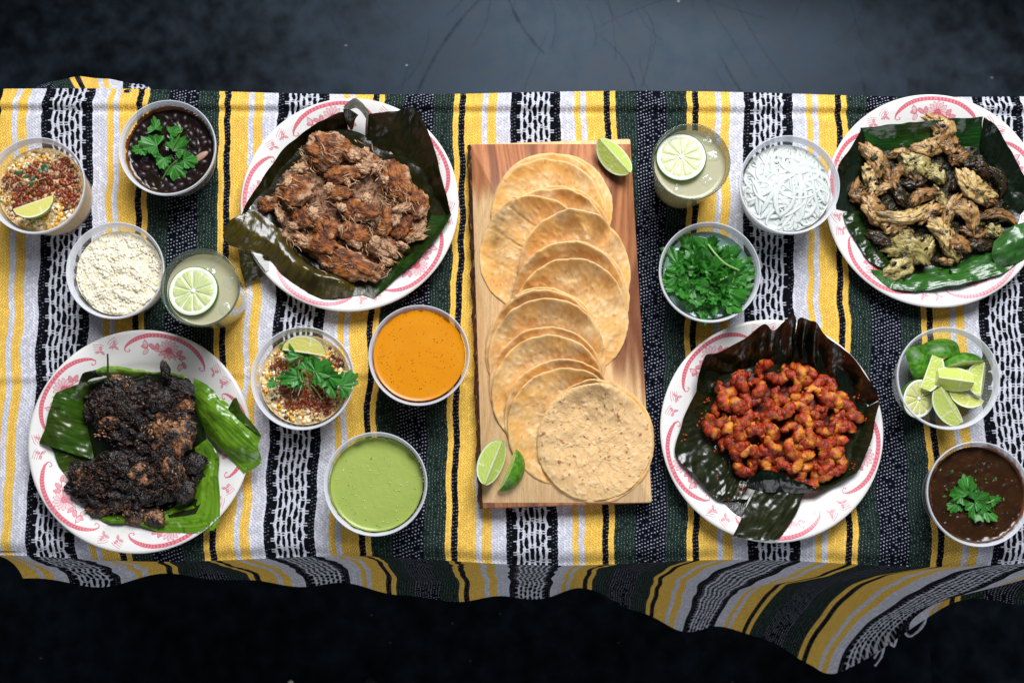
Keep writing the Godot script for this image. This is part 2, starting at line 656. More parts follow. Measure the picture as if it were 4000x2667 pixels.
	fl.sheet(60, 20, func(u: float, v: float):
		var a := Vector3(lerpf(-0.612, -0.455, u), TABLE - 0.006 - 0.03 * sin(PI * u) * 0.2, -0.299)
		var rise := sin(PI * pow(u, 0.8)) * 0.5 + 0.5 * smoothstep(0.0, 0.5, u) * (1.0 - smoothstep(0.92, 1.0, u))
		var b := Vector3(lerpf(-0.624, -0.436, u), TABLE - 0.035, -0.303 - 0.03 * rise - 0.002)
		var p := b.lerp(a, v)
		p.y += 0.012 * sin(PI * v) + 0.002 * sin(u * 30.0)
		return p, func(_p, _u, _v): return Color.WHITE)
	for i in fl.t.size():
		var q := fl.t[i]
		fl.t[i] = Vector2(weave_u(lerpf(-0.612, -0.80, q.x) - 0.03 * (1.0 - q.y)), 0.2 + 0.06 * q.y)
	part("corner_fold", fl, k, blanket)
	# loose white ends at the hem
	var ends: Array = [
		[m(607.7,371,-560), m(603.1,387.7,-600), m(599.6,401.8,-640), m(601.9,417.8,-680), m(602.3,436.6,-720)],
		[m(606.1,372.5,-560), m(602.6,391.6,-610), m(602.1,407.3,-650), m(610.1,430.7,-700), m(605.3,450.4,-730)],
		[m(606.9,371.8,-560), m(608,386.9,-590), m(608.5,400.7,-610), m(607.9,408.5,-620)],
		[m(601.5,374,-560), m(600.2,389.9,-590), m(601.6,399.2,-610), m(606.4,406.9,-620)],
		[m(602.7,376.3,-570), m(593.7,389.2,-600), m(594.8,403.3,-640), m(592.9,398.8,-650)],
		[m(617.8,353.4,-500), m(628.9,354.1,-510), m(630.8,365.8,-530), m(628.7,380,-560), m(620.7,386.8,-570), m(613.3,380.8,-570), m(610,371,-560), m(614.3,364.3,-540), m(616.2,354.9,-500)]]
	for e in ends:
		var path := PackedVector3Array()
		var rad := PackedFloat32Array()
		for q in e.size() - 1:
			for f in 5:
				path.append((e[q] as Vector3).cubic_interpolate(e[q + 1], e[maxi(q - 1, 0)], e[mini(q + 2, e.size() - 1)], f / 5.0))
				rad.append(0.0022 + 0.0006 * sin(q * 3.0 + f))
		var th := Shape.new()
		th.tube(path, rad, 6, PackedColorArray([Color.WHITE]))
		part("loose_thread", th, mats.thread, blanket)


# ---------------------------------------------------------------- plates

func stroke(im: Image, pts: PackedVector2Array, width: float, col: Color, taper := false) -> void:
	var n := pts.size()
	for k in n - 1:
		var steps := int(pts[k].distance_to(pts[k + 1]) * 1.5) + 1
		for q in steps:
			var f := float(q) / steps
			var p := pts[k].lerp(pts[k + 1], f)
			var w := width * (sin(PI * clampf((k + f) / (n - 1), 0.04, 0.96)) * 0.8 + 0.2 if taper else 1.0) * 0.5
			var r := int(ceil(w + 0.5))
			for y in range(-r, r + 1):
				for x in range(-r, r + 1):
					var at := Vector2i(int(p.x) + x, int(p.y) + y)
					if at.x < 0 or at.y < 0 or at.x >= im.get_width() or at.y >= im.get_height():
						continue
					var d := (Vector2(at) + Vector2(0.5, 0.5)).distance_to(p)
					var cover := clampf(w + 0.5 - d, 0.0, 1.0)
					if cover > 0.0:
						im.set_pixelv(at, im.get_pixelv(at).lerp(col, cover * 0.6))


func petal(im: Image, at: Vector2, dir: Vector2, length: float, width: float, fill: float, ink: Color) -> void:
	var pale := Color8(236, 233, 230).lerp(ink, fill)
	var side := dir.orthogonal()
	var r := int(length) + 2
	var mid := at + dir * length * 0.5
	for y in range(-r, r + 1):
		for x in range(-r, r + 1):
			var q := Vector2i(int(mid.x) + x, int(mid.y) + y)
			if q.x < 0 or q.y < 0 or q.x >= im.get_width() or q.y >= im.get_height():
				continue
			var d := Vector2(q) + Vector2(0.5, 0.5) - mid
			var a := d.dot(dir) / (length * 0.5)
			var b := d.dot(side) / (width * 0.5 * (1.0 - 0.25 * a))
			var e := a * a + b * b
			if e < 1.0:
				im.set_pixelv(q, im.get_pixelv(q).lerp(ink if e > 0.72 else pale, 0.85))


# red transfer print: five scalloped ribbons, each over a spray, with sprigs and fine lines between them
func plate_print() -> Image:
	var n := 1024
	var im := Image.create(n, n, false, Image.FORMAT_RGB8)
	im.fill(Color8(236, 233, 230))
	var ink := Color8(200, 70, 88)
	var R := 512.0
	var pol := func(rad: float, deg: float) -> Vector2: return Vector2(512, 512) + R * rad * Vector2(sin(deg_to_rad(deg)), -cos(deg_to_rad(deg)))
	for k in 5:
		var c := k * 72.0
		var prev := PackedVector2Array()
		for side in [-1.0, 1.0]:
			var ends: Array = [[0.962, 0.0], [0.96, 6.0], [0.95, 12.0], [0.93, 17.0], [0.902, 21.5], [0.872, 25.0], [0.842, 26.6], [0.822, 25.8], [0.818, 23.8], [0.832, 23.2], [0.84, 24.2]]
			var pts := PackedVector2Array()
			for e in ends.size() - 1:
				for f in 6:
					var r0: float = ends[e][0]
					var r1: float = ends[e + 1][0]
					var a0: float = ends[e][1]
					var a1: float = ends[e + 1][1]
					pts.append(pol.call(lerpf(r0, r1, f / 6.0), c + side * lerpf(a0, a1, f / 6.0)))
			for q in pts.size() - 1:
				var f := float(q) / pts.size()
				var w := 15.5 * (1.0 - smoothstep(0.28, 0.66, f)) + 3.5
				stroke(im, PackedVector2Array([pts[q], pts[q + 1]]), w, ink.lerp(Color8(236, 168, 174), 0.7 if q % 2 == 0 else 0.25))
			# fine lines and a sprig of three leaves at the joint of two ribbons
			var j: float = c + side * 36.0
			for l in 4:
				var a: float = j - side * (3.2 + l * 0.9)
				stroke(im, PackedVector2Array([pol.call(0.968 - l * 0.018, a - side * 3.0 + l * side * 0.6), pol.call(0.945 - l * 0.016, a + side * 0.8), pol.call(0.925 - l * 0.014, a + side * 2.2)]), 1.8, ink)
			var s: Vector2 = pol.call(0.893, j - side * 4.2)
			for l in 3:
				var d := Vector2(sin(deg_to_rad(j + 120.0 * l + 30.0)), -cos(deg_to_rad(j + 120.0 * l + 30.0)))
				petal(im, s + d * 3.0, d, 22.0, 12.0, 0.5, ink)
			stroke(im, PackedVector2Array([s, pol.call(0.87, j - side * 2.6)]), 2.2, ink)
		# the spray: an open flower with leaves and buds to both sides
		var fc: Vector2 = pol.call(0.84, c + 1.0)
		var outw: Vector2 = (fc - Vector2(512, 512)).normalized()
		for q in 11:
			var d := outw.rotated(deg_to_rad(-125.0 + q * 25.0))
			petal(im, fc + d * 12.0, d, 40.0, 19.0, 0.22, ink)
		petal(im, fc - outw * 20.0, outw, 34.0, 30.0, 0.85, ink)
		for q in 4:
			var d := (-outw).rotated(deg_to_rad(-60.0 + q * 40.0))
			petal(im, fc + d * 10.0, d, 30.0, 18.0, 0.4, ink)
		for side in [-1.0, 1.0]:
			var stem := PackedVector2Array([fc, pol.call(0.815, c + side * 6.5), pol.call(0.825 - 0.03 * side, c + side * 11.0), pol.call(0.845 - 0.07 * side, c + side * 14.0)])
			stroke(im, stem, 3.0, ink)
			for q in 5:
				var b: Vector2 = stem[1 + q / 2]
				var d := (outw.rotated(deg_to_rad(side * (20.0 + q * 50.0) + 15.0)))
				petal(im, b + d * (6.0 if q % 2 == 0 else 14.0), d, 34.0, 21.0, 0.6 if q < 3 else 0.25, ink)
	return im


func make_plates() -> void:
	var face := StandardMaterial3D.new()
	face.albedo_texture = ImageTexture.create_from_image(plate_print())
	face.roughness = 0.36
	face.clearcoat_enabled = true
	face.clearcoat = 0.12
	face.clearcoat_roughness = 0.08
	var R := 0.1285
	var up := Shape.new()
	up.lathe(PackedVector2Array([Vector2(R, 0.0215), Vector2(R - 0.0012, 0.0234), Vector2(R - 0.004, 0.0232), Vector2(R - 0.012, 0.0214), Vector2(0.105, 0.0172), Vector2(0.096, 0.0146), Vector2(0.09, 0.0112), Vector2(0.085, 0.008), Vector2(0.079, 0.0064), Vector2(0.06, 0.006), Vector2(0.03, 0.006), Vector2(0.0, 0.006)]), 160)
	for i in up.t.size():
		up.t[i] = Vector2(0.5 + up.v[i].x / R * 0.5, 0.5 + up.v[i].z / R * 0.5)
	var down := Shape.new()
	down.lathe(PackedVector2Array([Vector2(0.0, 0.002), Vector2(0.066, 0.002), Vector2(0.069, 0.0), Vector2(0.072, 0.0), Vector2(0.074, 0.003), Vector2(0.088, 0.006), Vector2(0.1, 0.0125), Vector2(0.115, 0.0172), Vector2(R - 0.002, 0.0205), Vector2(R, 0.0215)]), 160)
	var first: Node3D = null
	# place, turn of the print, label
	var at: Array = [
		[m(-191.4,-160.3,12), 12.5, "white plate with red floral border under the browned shredded pork"],
		[m(-428.4,118,12), -14.5, "white plate with red floral border under the blackened meat and bright green leaf"],
		[m(497.5,-165,12), -4.0, "white plate with red floral border under the grilled chicken strips"],
		[m(299.2,105.9,12), 39.0, "white plate with red floral border under the red shrimp in a dark leaf"]]
	for a in at:
		var p: Vector3 = a[0]
		p.y = TABLE + 0.001
		var o: Node3D
		if first == null:
			o = thing("plate", a[2], "plate", p, "red bordered dinner plates")
			part("face", up, face, o, false)
			part("underside", down, mats.ceramic, o, false)
			first = o
		else:
			o = first.duplicate()
			o.name = numbered("plate")
			add_child(o)
			o.position = p
			o.set_meta("label", a[2])
		o.rotation_degrees.y = a[1]


# ---------------------------------------------------------------- board, tortillas, limes on the board

func make_board() -> void:
	var n := 1024
	var im := Image.create(n / 2, n, false, Image.FORMAT_RGB8)
	for y in n:
		for x in n / 2:
			var u := x / 512.0
			var v := y / 1024.0
			var warp := 0.06 * soft.get_noise_2d(u * 2.2, v * 2.6)
			var edge := lerpf(0.1, 0.68, u) + 0.1 * soft.get_noise_2d(u * 3.0 + 7.0, v * 2.0) + 0.03 * soft.get_noise_2d(u * 26.0, v * 3.0)
			var heart := smoothstep(0.05, -0.05, v - edge)
			var line := soft.get_noise_2d((u + warp) * 34.0, v * 1.6)
			var fibre := soft.get_noise_2d(u * 190.0, v * 9.0)
			var pore := 1.0 if soft.get_noise_2d(u * 420.0, v * 34.0) > 0.62 else 0.0
			var streak := clampf(soft.get_noise_2d((u + warp * 1.6) * 9.0 + 40.0, v * 1.3) * 1.5, 0.0, 1.0)
			var sap := Color8(244, 206, 156).lerp(Color8(230, 184, 128), clampf(0.5 + line * 0.5, 0, 1))
			var hw := Color8(196, 132, 90).lerp(Color8(150, 90, 58), clampf(0.35 + line * 0.55, 0, 1)).lerp(Color8(110, 68, 52), streak * 0.6)
			var col := sap.lerp(hw, heart)
			var k := 1.0 + 0.05 * fibre - 0.12 * pore
			im.set_pixel(x, y, Color(col.r * k, col.g * k, col.b * k))
	var wood := StandardMaterial3D.new()
	wood.albedo_texture = ImageTexture.create_from_image(im)
	wood.roughness = 0.5
	wood.metallic_specular = 0.4
	# corners of the upper face
	var tl: Vector3 = m(-49,-232.8,22)
	var tr: Vector3 = m(140.4,-239.7,22)
	var br: Vector3 = m(160.3,188.8,22)
	var bl: Vector3 = m(-33.8,195.7,22)
	var board := thing("cutting_board", "wooden cutting board with a bark edge, under the fanned tortillas", "cutting board", Vector3(0.02, TABLE + 0.0015, 0.0))
	var s := Shape.new()
	var low := TABLE + 0.0015
	var rings: Array = [[0.0012, low], [0.0, low + 0.0015], [0.0, TABLE + 0.0205], [0.0015, TABLE + 0.022]]
	var mid := (tl + tr + br + bl) / 4.0
	var round_corner: Array = []
	for c in [tl, tr, br, bl]:
		round_corner.append(c)
	var outline: Array = []
	for c in 4:
		var here: Vector3 = round_corner[c]
		var before: Vector3 = round_corner[(c + 3) % 4]
		var after: Vector3 = round_corner[(c + 1) % 4]
		for q in 5:
			var a := here.move_toward(before, 0.003).lerp(here, q / 4.0)
			var b := here.lerp(here.move_toward(after, 0.003), q / 4.0)
			outline.append(a.lerp(b, q / 4.0))
	var cnt := outline.size()
	for rg in rings:
		for q in cnt + 1:
			var p: Vector3 = outline[q % cnt]
			var d: Vector3 = (mid - p).normalized() * rg[0]
			var pp := Vector3(p.x + d.x, rg[1], p.z + d.z)
			s.put(pp, Color.WHITE, Vector2((pp.x - tl.x) / (br.x - tl.x), (pp.z - tl.z) / (br.z - tl.z)))
	s.weave(0, cnt, 3)
	var start := s.put(Vector3(mid.x, TABLE + 0.0221, mid.z), Color.WHITE, Vector2(0.5, 0.5))
	for q in cnt:
		s.tri(3 * (cnt + 1) + q, 3 * (cnt + 1) + q + 1, start)
	part("slab", s, wood, board)
	var bark := Shape.new()
	bark.sheet(10, 150, func(u: float, v: float):
		var p := tl.lerp(bl, v)
		var out := 0.0042 * sin(PI * clampf(u, 0.0, 1.0)) * (0.8 + 0.5 * soft.get_noise_2d(v * 22.0, u)) + 0.001
		return Vector3(p.x - out - 0.001 + 0.0022 * u - 0.0012 * fine.get_noise_2d(v * 60.0, u * 5.0), low + 0.001 + 0.0196 * u, p.z), func(p: Vector3, u: float, v: float):
		var k := 0.5 + 0.5 * fine.get_noise_2d(v * 46.0, u * 4.0)
		return lin(58, 30, 20).lerp(lin(140, 84, 52), k * k).lerp(lin(205, 150, 96), 1.0 if soft.get_noise_2d(v * 30.0 + 4.0, u * 2.0) > 0.55 else 0.0))
	part("bark", bark, surface(0.8, stuff_of(0.05), 0.12, 60.0), board)
	make_tortillas()
	# three lime wedges
	lime_wedge("green rind lime wedge, cut faces up, at the far corner of the wooden board", m(119.7,-212.8,32), 49.0, 0.0, 98.0, 0.0245, 0.0205)
	lime_wedge("pale cut lime wedge leaning on the lower tortillas at the board's bark edge", m(-23.8,142.9,34), 112.0, -14.0, 96.0, 0.0245, 0.0205)
	lime_wedge("lime wedge with its dark green rind up, beside the pale wedge on the board", m(3.9,155.7,31), 113.0, 118.0, 92.0, 0.0235, 0.0205)


# a wedge cut lengthwise from a lime: rind below, two cut faces that meet in the core line above
func lime_wedge(label: String, at: Vector3, turn: float, roll: float, open: float, a: float, b: float, group := "lime wedges", tilt := 0.0, parts_yellow := 0.0, cut := 0.0) -> Node3D:
	var o := thing("lime_wedge", label, "lime wedge", at, group)
	o.rotation_order = EULER_ORDER_YXZ
	o.rotation_degrees = Vector3(roll, -turn, tilt)
	var half := deg_to_rad(open) * 0.5
	var lift := b * 0.62
	var seed_x := float(taken["lime_wedge"]) * 3.7
	var skin := Shape.new()
	skin.sheet(40, 22, func(u: float, v: float):
		var t := lerpf(cut, PI - cut, u)
		var ph := lerpf(-half, half, v)
		var r := b * pow(sin(t), 0.8)
		return Vector3(-a * cos(t) * (1.0 + 0.1 * pow(absf(cos(t)), 8.0)), lift - r * cos(ph), r * sin(ph)), func(p: Vector3, u: float, v: float):
		var k := 0.5 + 0.5 * fine.get_noise_3dv(p * 160.0 + Vector3(seed_x, 0, 0))
		return lin(40, 104, 20).lerp(lin(98, 152, 42), smoothstep(0.2, 0.8, k)).lerp(lin(170, 185, 80), parts_yellow * 0.7), true)
	part("rind", skin, mats.rind, o, false)
	for sgn in [-1.0, 1.0]:
		var f := Shape.new()
		f.sheet(44, 20, func(u: float, v: float):
			var t := lerpf(cut, PI - cut, u)
			var r := b * pow(sin(t), 0.8) * v
			var x := -a * cos(t) * (1.0 + 0.1 * pow(absf(cos(t)), 8.0))
			var sink := 0.0007 * smoothstep(0.93, 0.8, v) * smoothstep(0.0, 0.15, v) * (0.6 + 0.6 * soft.get_noise_3d(x * 300.0, r * 500.0, seed_x))
			var ph: float = half * sgn
			return Vector3(x, lift - r * cos(ph) - sink * sin(half), r * sin(ph) - sgn * sink * 0.3), func(p: Vector3, u: float, v: float):
			var edge: float = b * pow(sin(lerpf(cut, PI - cut, u)), 0.8) * (1.0 - v)
			var pulp := 0.5 + 0.5 * fine.get_noise_3d(p.x * 300.0 + seed_x, p.y * 700.0, p.z * 700.0)
			var col := lin(176, 200, 84).lerp(lin(206, 220, 128), pulp).lerp(lin(226, 214, 120), parts_yellow)
			var mem := absf(p.x - a * 0.22 + 0.15 * (p.y - lift)) < 0.0005
			if mem or v < 0.1:
				col = col.lerp(lin(236, 240, 214), 0.7)
			if edge < 0.0022:
				col = col.lerp(lin(238, 242, 222), smoothstep(0.0024, 0.0014, edge))
			if edge < 0.0006:
				col = lin(84, 140, 36)
			return col, sgn < 0.0)
		part("cut_face", f, mats.flesh, o, false)
	if cut > 0.0:
		for sgn in [-1.0, 1.0]:
			var e := Shape.new()
			e.sheet(14, 8, func(u: float, v: float):
				var r := b * pow(sin(cut), 0.8) * v
				var ph := lerpf(-half, half, u)
				return Vector3(-sgn * a * cos(cut) * (1.0 + 0.1 * pow(absf(cos(cut)), 8.0)), lift - r * cos(ph), r * sin(ph)), func(_p, _u, v: float):
				return lin(220, 226, 160).lerp(lin(240, 243, 222), smoothstep(0.7, 0.8, v)).lerp(lin(84, 140, 36), smoothstep(0.9, 0.95, v)), sgn > 0.0)
			part("end_face", e, mats.flesh, o, false)
	return o


var pile: PackedFloat32Array
const PILE_W := 130
const PILE_H := 250
const PILE_X := -0.06
const PILE_Z := -0.25


func pile_at(x: float, z: float) -> float:
	var fx := clampf((x - PILE_X) / 0.002, 0.0, PILE_W - 2.0)
	var fz := clampf((z - PILE_Z) / 0.002, 0.0, PILE_H - 2.0)
	var i := int(fx)
	var j := int(fz)
	fx -= i
	fz -= j
	var k := j * PILE_W + i
	return lerpf(lerpf(pile[k], pile[k + 1], fx), lerpf(pile[k + PILE_W], pile[k + PILE_W + 1], fx), fz)


func make_tortillas() -> void:
	pile.resize(PILE_W * PILE_H)
	var b0: Vector3 = m(-49,-232.8,22)
	var b1: Vector3 = m(160.3,188.8,22)
	for j in PILE_H:
		for i in PILE_W:
			var x := PILE_X + i * 0.002
			pile[j * PILE_W + i] = 0.0225 if x > b0.x - 0.001 + (j * 0.002) * 0.02 and x < b1.x and PILE_Z + j * 0.002 > b0.z - 0.004 and PILE_Z + j * 0.002 < b1.z else 0.0
	# centre, radius (mm), lift of the far edge (mm), browning, and what tells it apart
	var all: Array = [
		[m(51.7,-153.8,24), 67, 1, 0.3, "crinkled pale tortilla, lowest of the fan, showing along its far right edge"],
		[m(44,-152.2,26), 67, 2, 0.3, "tortilla second from the bottom, only a thin rim showing at the far end"],
		[m(41.8,-144,28), 67, 3, 0.5, "large spotted tortilla at the far end, third from the bottom of the fan"],
		[m(51.8,-112.9,30), 65, 4, 0.3, "tortilla showing as a thin double rim below the spotted far tortilla"],
		[m(48.2,-106.8,32), 66, 6, 0.35, "orange tortilla with a notched rim, just behind the creased pale one"],
		[m(26.3,-96.6,34), 65, 5, 0.45, "pale tortilla with straight pressed creases, farthest out towards the bark edge"],
		[m(73.2,-77.7,36), 66, 9, 0.35, "tortilla with a dented far rim, farthest out towards the drink glass"],
		[m(69.9,-42.6,38), 67, 5, 0.3, "tortilla showing a narrow rim below the dented one"],
		[m(66.2,-40.2,40), 67, 6, 0.3, "tortilla with a smooth curled rim, just above the broad speckled one"],
		[m(68.1,-21.2,42), 67, 6, 0.5, "broad speckled tortilla in the middle reaching the board's bare brown side"],
		[m(37.4,11.3,43), 67, 4, 0.25, "tortilla showing as the upper of two thin rims in the middle of the fan"],
		[m(35.9,15.9,44), 67, 5, 0.25, "tortilla showing as the lower of two thin rims in the middle of the fan"],
		[m(40.3,26.7,46), 68, 6, 0.3, "middle tortilla with a smooth orange hollow below its rim"],
		[m(40.6,56.8,47), 67, 6, 0.3, "tortilla with a deep orange hollow, lying on the middle one"],
		[m(42.5,66.3,48), 66, 5, 0.45, "mottled tortilla lying under the last pair of curled ones"],
		[m(57.2,92.7,50), 66, 6, 0.3, "tortilla with a thick curled rim, third above the top stack"],
		[m(60.5,103.6,51), 66, 4, 0.5, "dimpled tortilla tucked directly under the top stack"],
		[m(98.3,116,52), 66, 2, 0.4, "lowest tortilla of the near stack, showing at its far side"],
		[m(96.6,123.5,54), 66, 1, 0.4, "second tortilla of the near stack, showing along its near edge"],
		[m(94.5,121.1,56), 66, 1, 1.0, "toasted brown-spotted tortilla lying on top of the near stack"]]
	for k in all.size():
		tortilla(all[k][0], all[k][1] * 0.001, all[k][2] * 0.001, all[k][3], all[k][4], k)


func tortilla(c: Vector3, R: float, lift: float, brown: float, label: String, no: int) -> void:
	var top := brown > 0.9
	var nr := 64 if top else 38
	var na := 320 if top else 190
	var h := PackedFloat32Array()
	h.resize((nr + 1) * na)
	var px := PackedVector2Array()
	px.resize((nr + 1) * na)
	for j in nr + 1:
		for i in na:
			var a := TAU * i / na
			var rr := R * (1.0 + 0.012 * soft.get_noise_2d(cos(a) * 2.0 + no * 9.0, sin(a) * 2.0) + 0.006 * soft.get_noise_2d(cos(a) * 7.0 + no * 5.0, sin(a) * 7.0)) * j / nr
			var q := Vector2(c.x + rr * cos(a), c.z + rr * sin(a))
			px[j * na + i] = q
			h[j * na + i] = pile_at(q.x, q.y)
	# a limp disc laid on the heap: it rests on what is below, bends a little, and does not fold sharply
	var lay := h.duplicate()
	var reach := na / 60
	for pass_no in 12:
		var next := lay.duplicate()
		for j in nr + 1:
			for i in na:
				var s := lay[j * na + (i + reach) % na] + lay[j * na + (i + na - reach) % na] + lay[mini(j + 1, nr) * na + i] + lay[maxi(j - 1, 0) * na + i]
				next[j * na + i] = maxf(h[j * na + i], s * 0.25)
		lay = next
	var s := Shape.new()
	var creased := no == 5
	var under := PackedVector3Array()
	for j in nr + 1:
		for i in na + 1:
			var k := j * na + i % na
			var q := px[k]
			var a := TAU * (i % na) / na
			var e := float(j) / nr
			var far := clampf(-sin(a + 0.25 * sin(no * 2.3)) * 1.25, 0.0, 1.0)
			var y := lay[k] + 0.0012 + lift * 2.3 * pow(e, 3.0) * far + 0.0011 * soft.get_noise_2d(q.x * 40.0 + no * 3.0, q.y * 40.0)
			y += 0.001 * pow(e, 5.0) * soft.get_noise_2d(cos(a) * 2.6 + no, sin(a) * 2.6 + no * 2.0) * (1.0 + far)
			if no == 6:
				y -= 0.006 * pow(e, 4.0) * exp(-pow((a - TAU * 0.855) / 0.14, 2.0))
			if no == 4:
				y -= 0.004 * pow(e, 4.0) * exp(-pow((a - TAU * 0.74) / 0.1, 2.0))
			var blister := fine.get_noise_2d(q.x * (85.0 if top else 120.0) + no * 17.0, q.y * (85.0 if top else 120.0))
			var bubble := maxf(0.0, blister)
			y += (0.0024 if top else 0.0017) * bubble * (1.0 - 0.4 * pow(e, 8.0))
			var crack := smoothstep(0.09, 0.0, absf(soft.get_noise_2d(q.x * 62.0 + no, q.y * 62.0 + no * 8.0)))
			if top:
				y -= 0.0008 * crack
			var line := 0.0
			if creased:
				for w in 3:
					var d := (q.y - c.z) - (q.x - c.x) * 0.62 - (w - 1) * 0.034
					line = maxf(line, exp(-pow(d / 0.0013, 2.0)))
				y -= 0.0012 * line
			if j == nr:
				y -= 0.0006
			if j > 2:
				var ci := int((q.x - PILE_X) / 0.002)
				var cj := int((q.y - PILE_Z) / 0.002)
				if ci >= 0 and cj >= 0 and ci < PILE_W and cj < PILE_H:
					pile[cj * PILE_W + ci] = maxf(pile[cj * PILE_W + ci], y + 0.0003)
			var mott := 0.5 + 0.5 * fine.get_noise_2d(q.x * 140.0 + no * 4.0, q.y * 140.0)
			var tone := soft.get_noise_2d(q.x * 22.0 + no * 13.0, q.y * 22.0)
			var col := lin(232, 182, 110).lerp(lin(252, 226, 180), clampf(mott * 1.3 + bubble * 0.9 - 0.35, 0, 1))
			col = col.lerp(lin(238, 172, 88), clampf(0.35 + tone, 0.0, 0.85) * (0.2 if top else 0.6) * (1.0 - bubble))
			col = col.lerp(lin(238, 168, 66), smoothstep(0.55, 0.93, e) * (0.1 if top else 0.48) * clampf(0.75 + tone, 0.2, 1.0))  # golden ring: shade and glow inside the curled rim, painted in
			if top:
				col = col.lerp(lin(236, 198, 146), 0.6).lerp(lin(190, 142, 90), crack * 0.35)
			col = col.lerp(lin(250, 212, 150), 0.8 * smoothstep(0.962, 0.985, e))  # pale edge: highlight of the lit rim painted into the colour
			var spot := smoothstep(0.33, 0.52, fine.get_noise_2d(q.x * 75.0 + no * 31.0, q.y * 75.0)) * smoothstep(0.05, 0.3, blister)
			col = col.lerp(lin(158, 90, 44), clampf(spot * (brown * 1.1 + 0.05), 0.0, 0.85))
			var dot := smoothstep(0.74, 0.84, soft.get_noise_2d(q.x * 130.0 + no * 7.0, q.y * 240.0))
			col = col.lerp(lin(128, 74, 36), dot * brown * 0.8)
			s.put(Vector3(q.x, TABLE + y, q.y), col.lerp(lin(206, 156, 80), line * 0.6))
			under.append(Vector3(q.x, TABLE + y - (0.0019 if j < nr else 0.0012), q.y))
	s.weave(0, na, nr, true)
	var second := s.v.size()
	for p in under:
		s.put(p, lin(244, 198, 122))
	s.weave(second, na, nr)
	# the rim between upper and lower face
	var e0 := nr * (na + 1)
	var e1 := second + e0
	for i in na:
		s.tri(e0 + i, e1 + i, e0 + i + 1)
		s.tri(e0 + i + 1, e1 + i, e1 + i + 1)
	# fill cells the coarse writing left open
	for j in range(1, PILE_H - 1):
		for i in range(1, PILE_W - 1):
			var x := PILE_X + i * 0.002 - c.x
			var z := PILE_Z + j * 0.002 - c.z
			if x * x + z * z < R * R * 0.96:
				var k := j * PILE_W + i
				var near := maxf(minf(pile[k - 1], pile[k + 1]), minf(pile[k - PILE_W], pile[k + PILE_W]))
				if pile[k] < near - 0.0008:
					pile[k] = near
	var smooth := pile.duplicate()
	for j in range(1, PILE_H - 1):
		for i in range(1, PILE_W - 1):
			var k := j * PILE_W + i
			var mean := (pile[k - 1] + pile[k + 1] + pile[k - PILE_W] + pile[k + PILE_W] + pile[k] * 2.0) / 6.0
			if absf(mean - pile[k]) < 0.0025:
				smooth[k] = mean
	pile = smooth
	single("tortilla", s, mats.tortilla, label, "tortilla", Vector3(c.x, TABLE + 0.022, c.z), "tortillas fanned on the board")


# ---------------------------------------------------------------- tubs

func tub_inner(R: float, H: float, y: float) -> float:
	return R * lerpf(0.80, 0.93, clampf(y / (H - 0.012), 0.0, 1.0)) - 0.0012


# where the tub stands, from the middle of its rim
func tub(label: String, rim: Vector3, R: float) -> Array:
	var H := rim.y - TABLE - 0.001
	var o := thing("plastic_tub", label, "tub", Vector3(rim.x, TABLE + 0.001, rim.z), "clear plastic food tubs")
	var w := Shape.new()
	w.lathe(PackedVector2Array([Vector2(0.0, 0.002), Vector2(R * 0.72, 0.002), Vector2(R * 0.745, 0.0), Vector2(R * 0.785, 0.0005), Vector2(R * 0.80, 0.003), Vector2(R * 0.86, (H - 0.012) * 0.5), Vector2(R * 0.93, H - 0.0125)]), 120)
	part("wall", w, mats.tub, o, false)
	var l := Shape.new()
	l.lathe(PackedVector2Array([Vector2(R * 0.93, H - 0.0125), Vector2(R * 0.955, H - 0.0115), Vector2(R * 0.962, H - 0.008), Vector2(R * 0.985, H - 0.0072), Vector2(R * 0.993, H - 0.0062), Vector2(R, H - 0.002), Vector2(R * 0.996, H - 0.0004), Vector2(R * 0.985, H), Vector2(R * 0.973, H - 0.0006), Vector2(R * 0.966, H - 0.003), Vector2(R * 0.945, H - 0.004), Vector2(R * 0.938, H - 0.006), Vector2(R * 0.925, H - 0.012)]), 120)
	part("rim", l, mats.lip, o, false)
	return [Vector3(rim.x, TABLE + 0.001, rim.z), R, H]


# a liquid to the given level: slightly rippled surface that climbs the wall, and its side
func pool(t: Array, level: float, tint: Callable, ripple := 0.0006, dome := 0.0, nr := 40, na := 120) -> Shape:
	var s := Shape.new()
	var c: Vector3 = t[0]
	var R := tub_inner(t[1], t[2], level) - 0.0006
	for j in nr + 1:
		for i in na + 1:
			var a := TAU * (i % na) / na
			var e := float(j) / nr
			var p := c + Vector3(R * e * cos(a), level + ripple * fine.get_noise_2d(cos(a) * e * 5.0 + c.x * 70.0, sin(a) * e * 5.0) + 0.0012 * pow(e, 30.0) + dome * (1.0 - e * e), R * e * sin(a))
			s.put(p, tint.call(p, e, a))
	s.weave(0, na, nr, true)
	var base := s.v.size()
	for j in 2:
		for i in na + 1:
			var a := TAU * (i % na) / na
			var y := level + 0.0006 if j == 1 else 0.004
			var r := (tub_inner(t[1], t[2], y) - 0.0006)
			var p := c + Vector3(r * cos(a), y, r * sin(a))
			s.put(p, tint.call(p, 1.0, a))
	s.weave(base, na, 1)
	return s


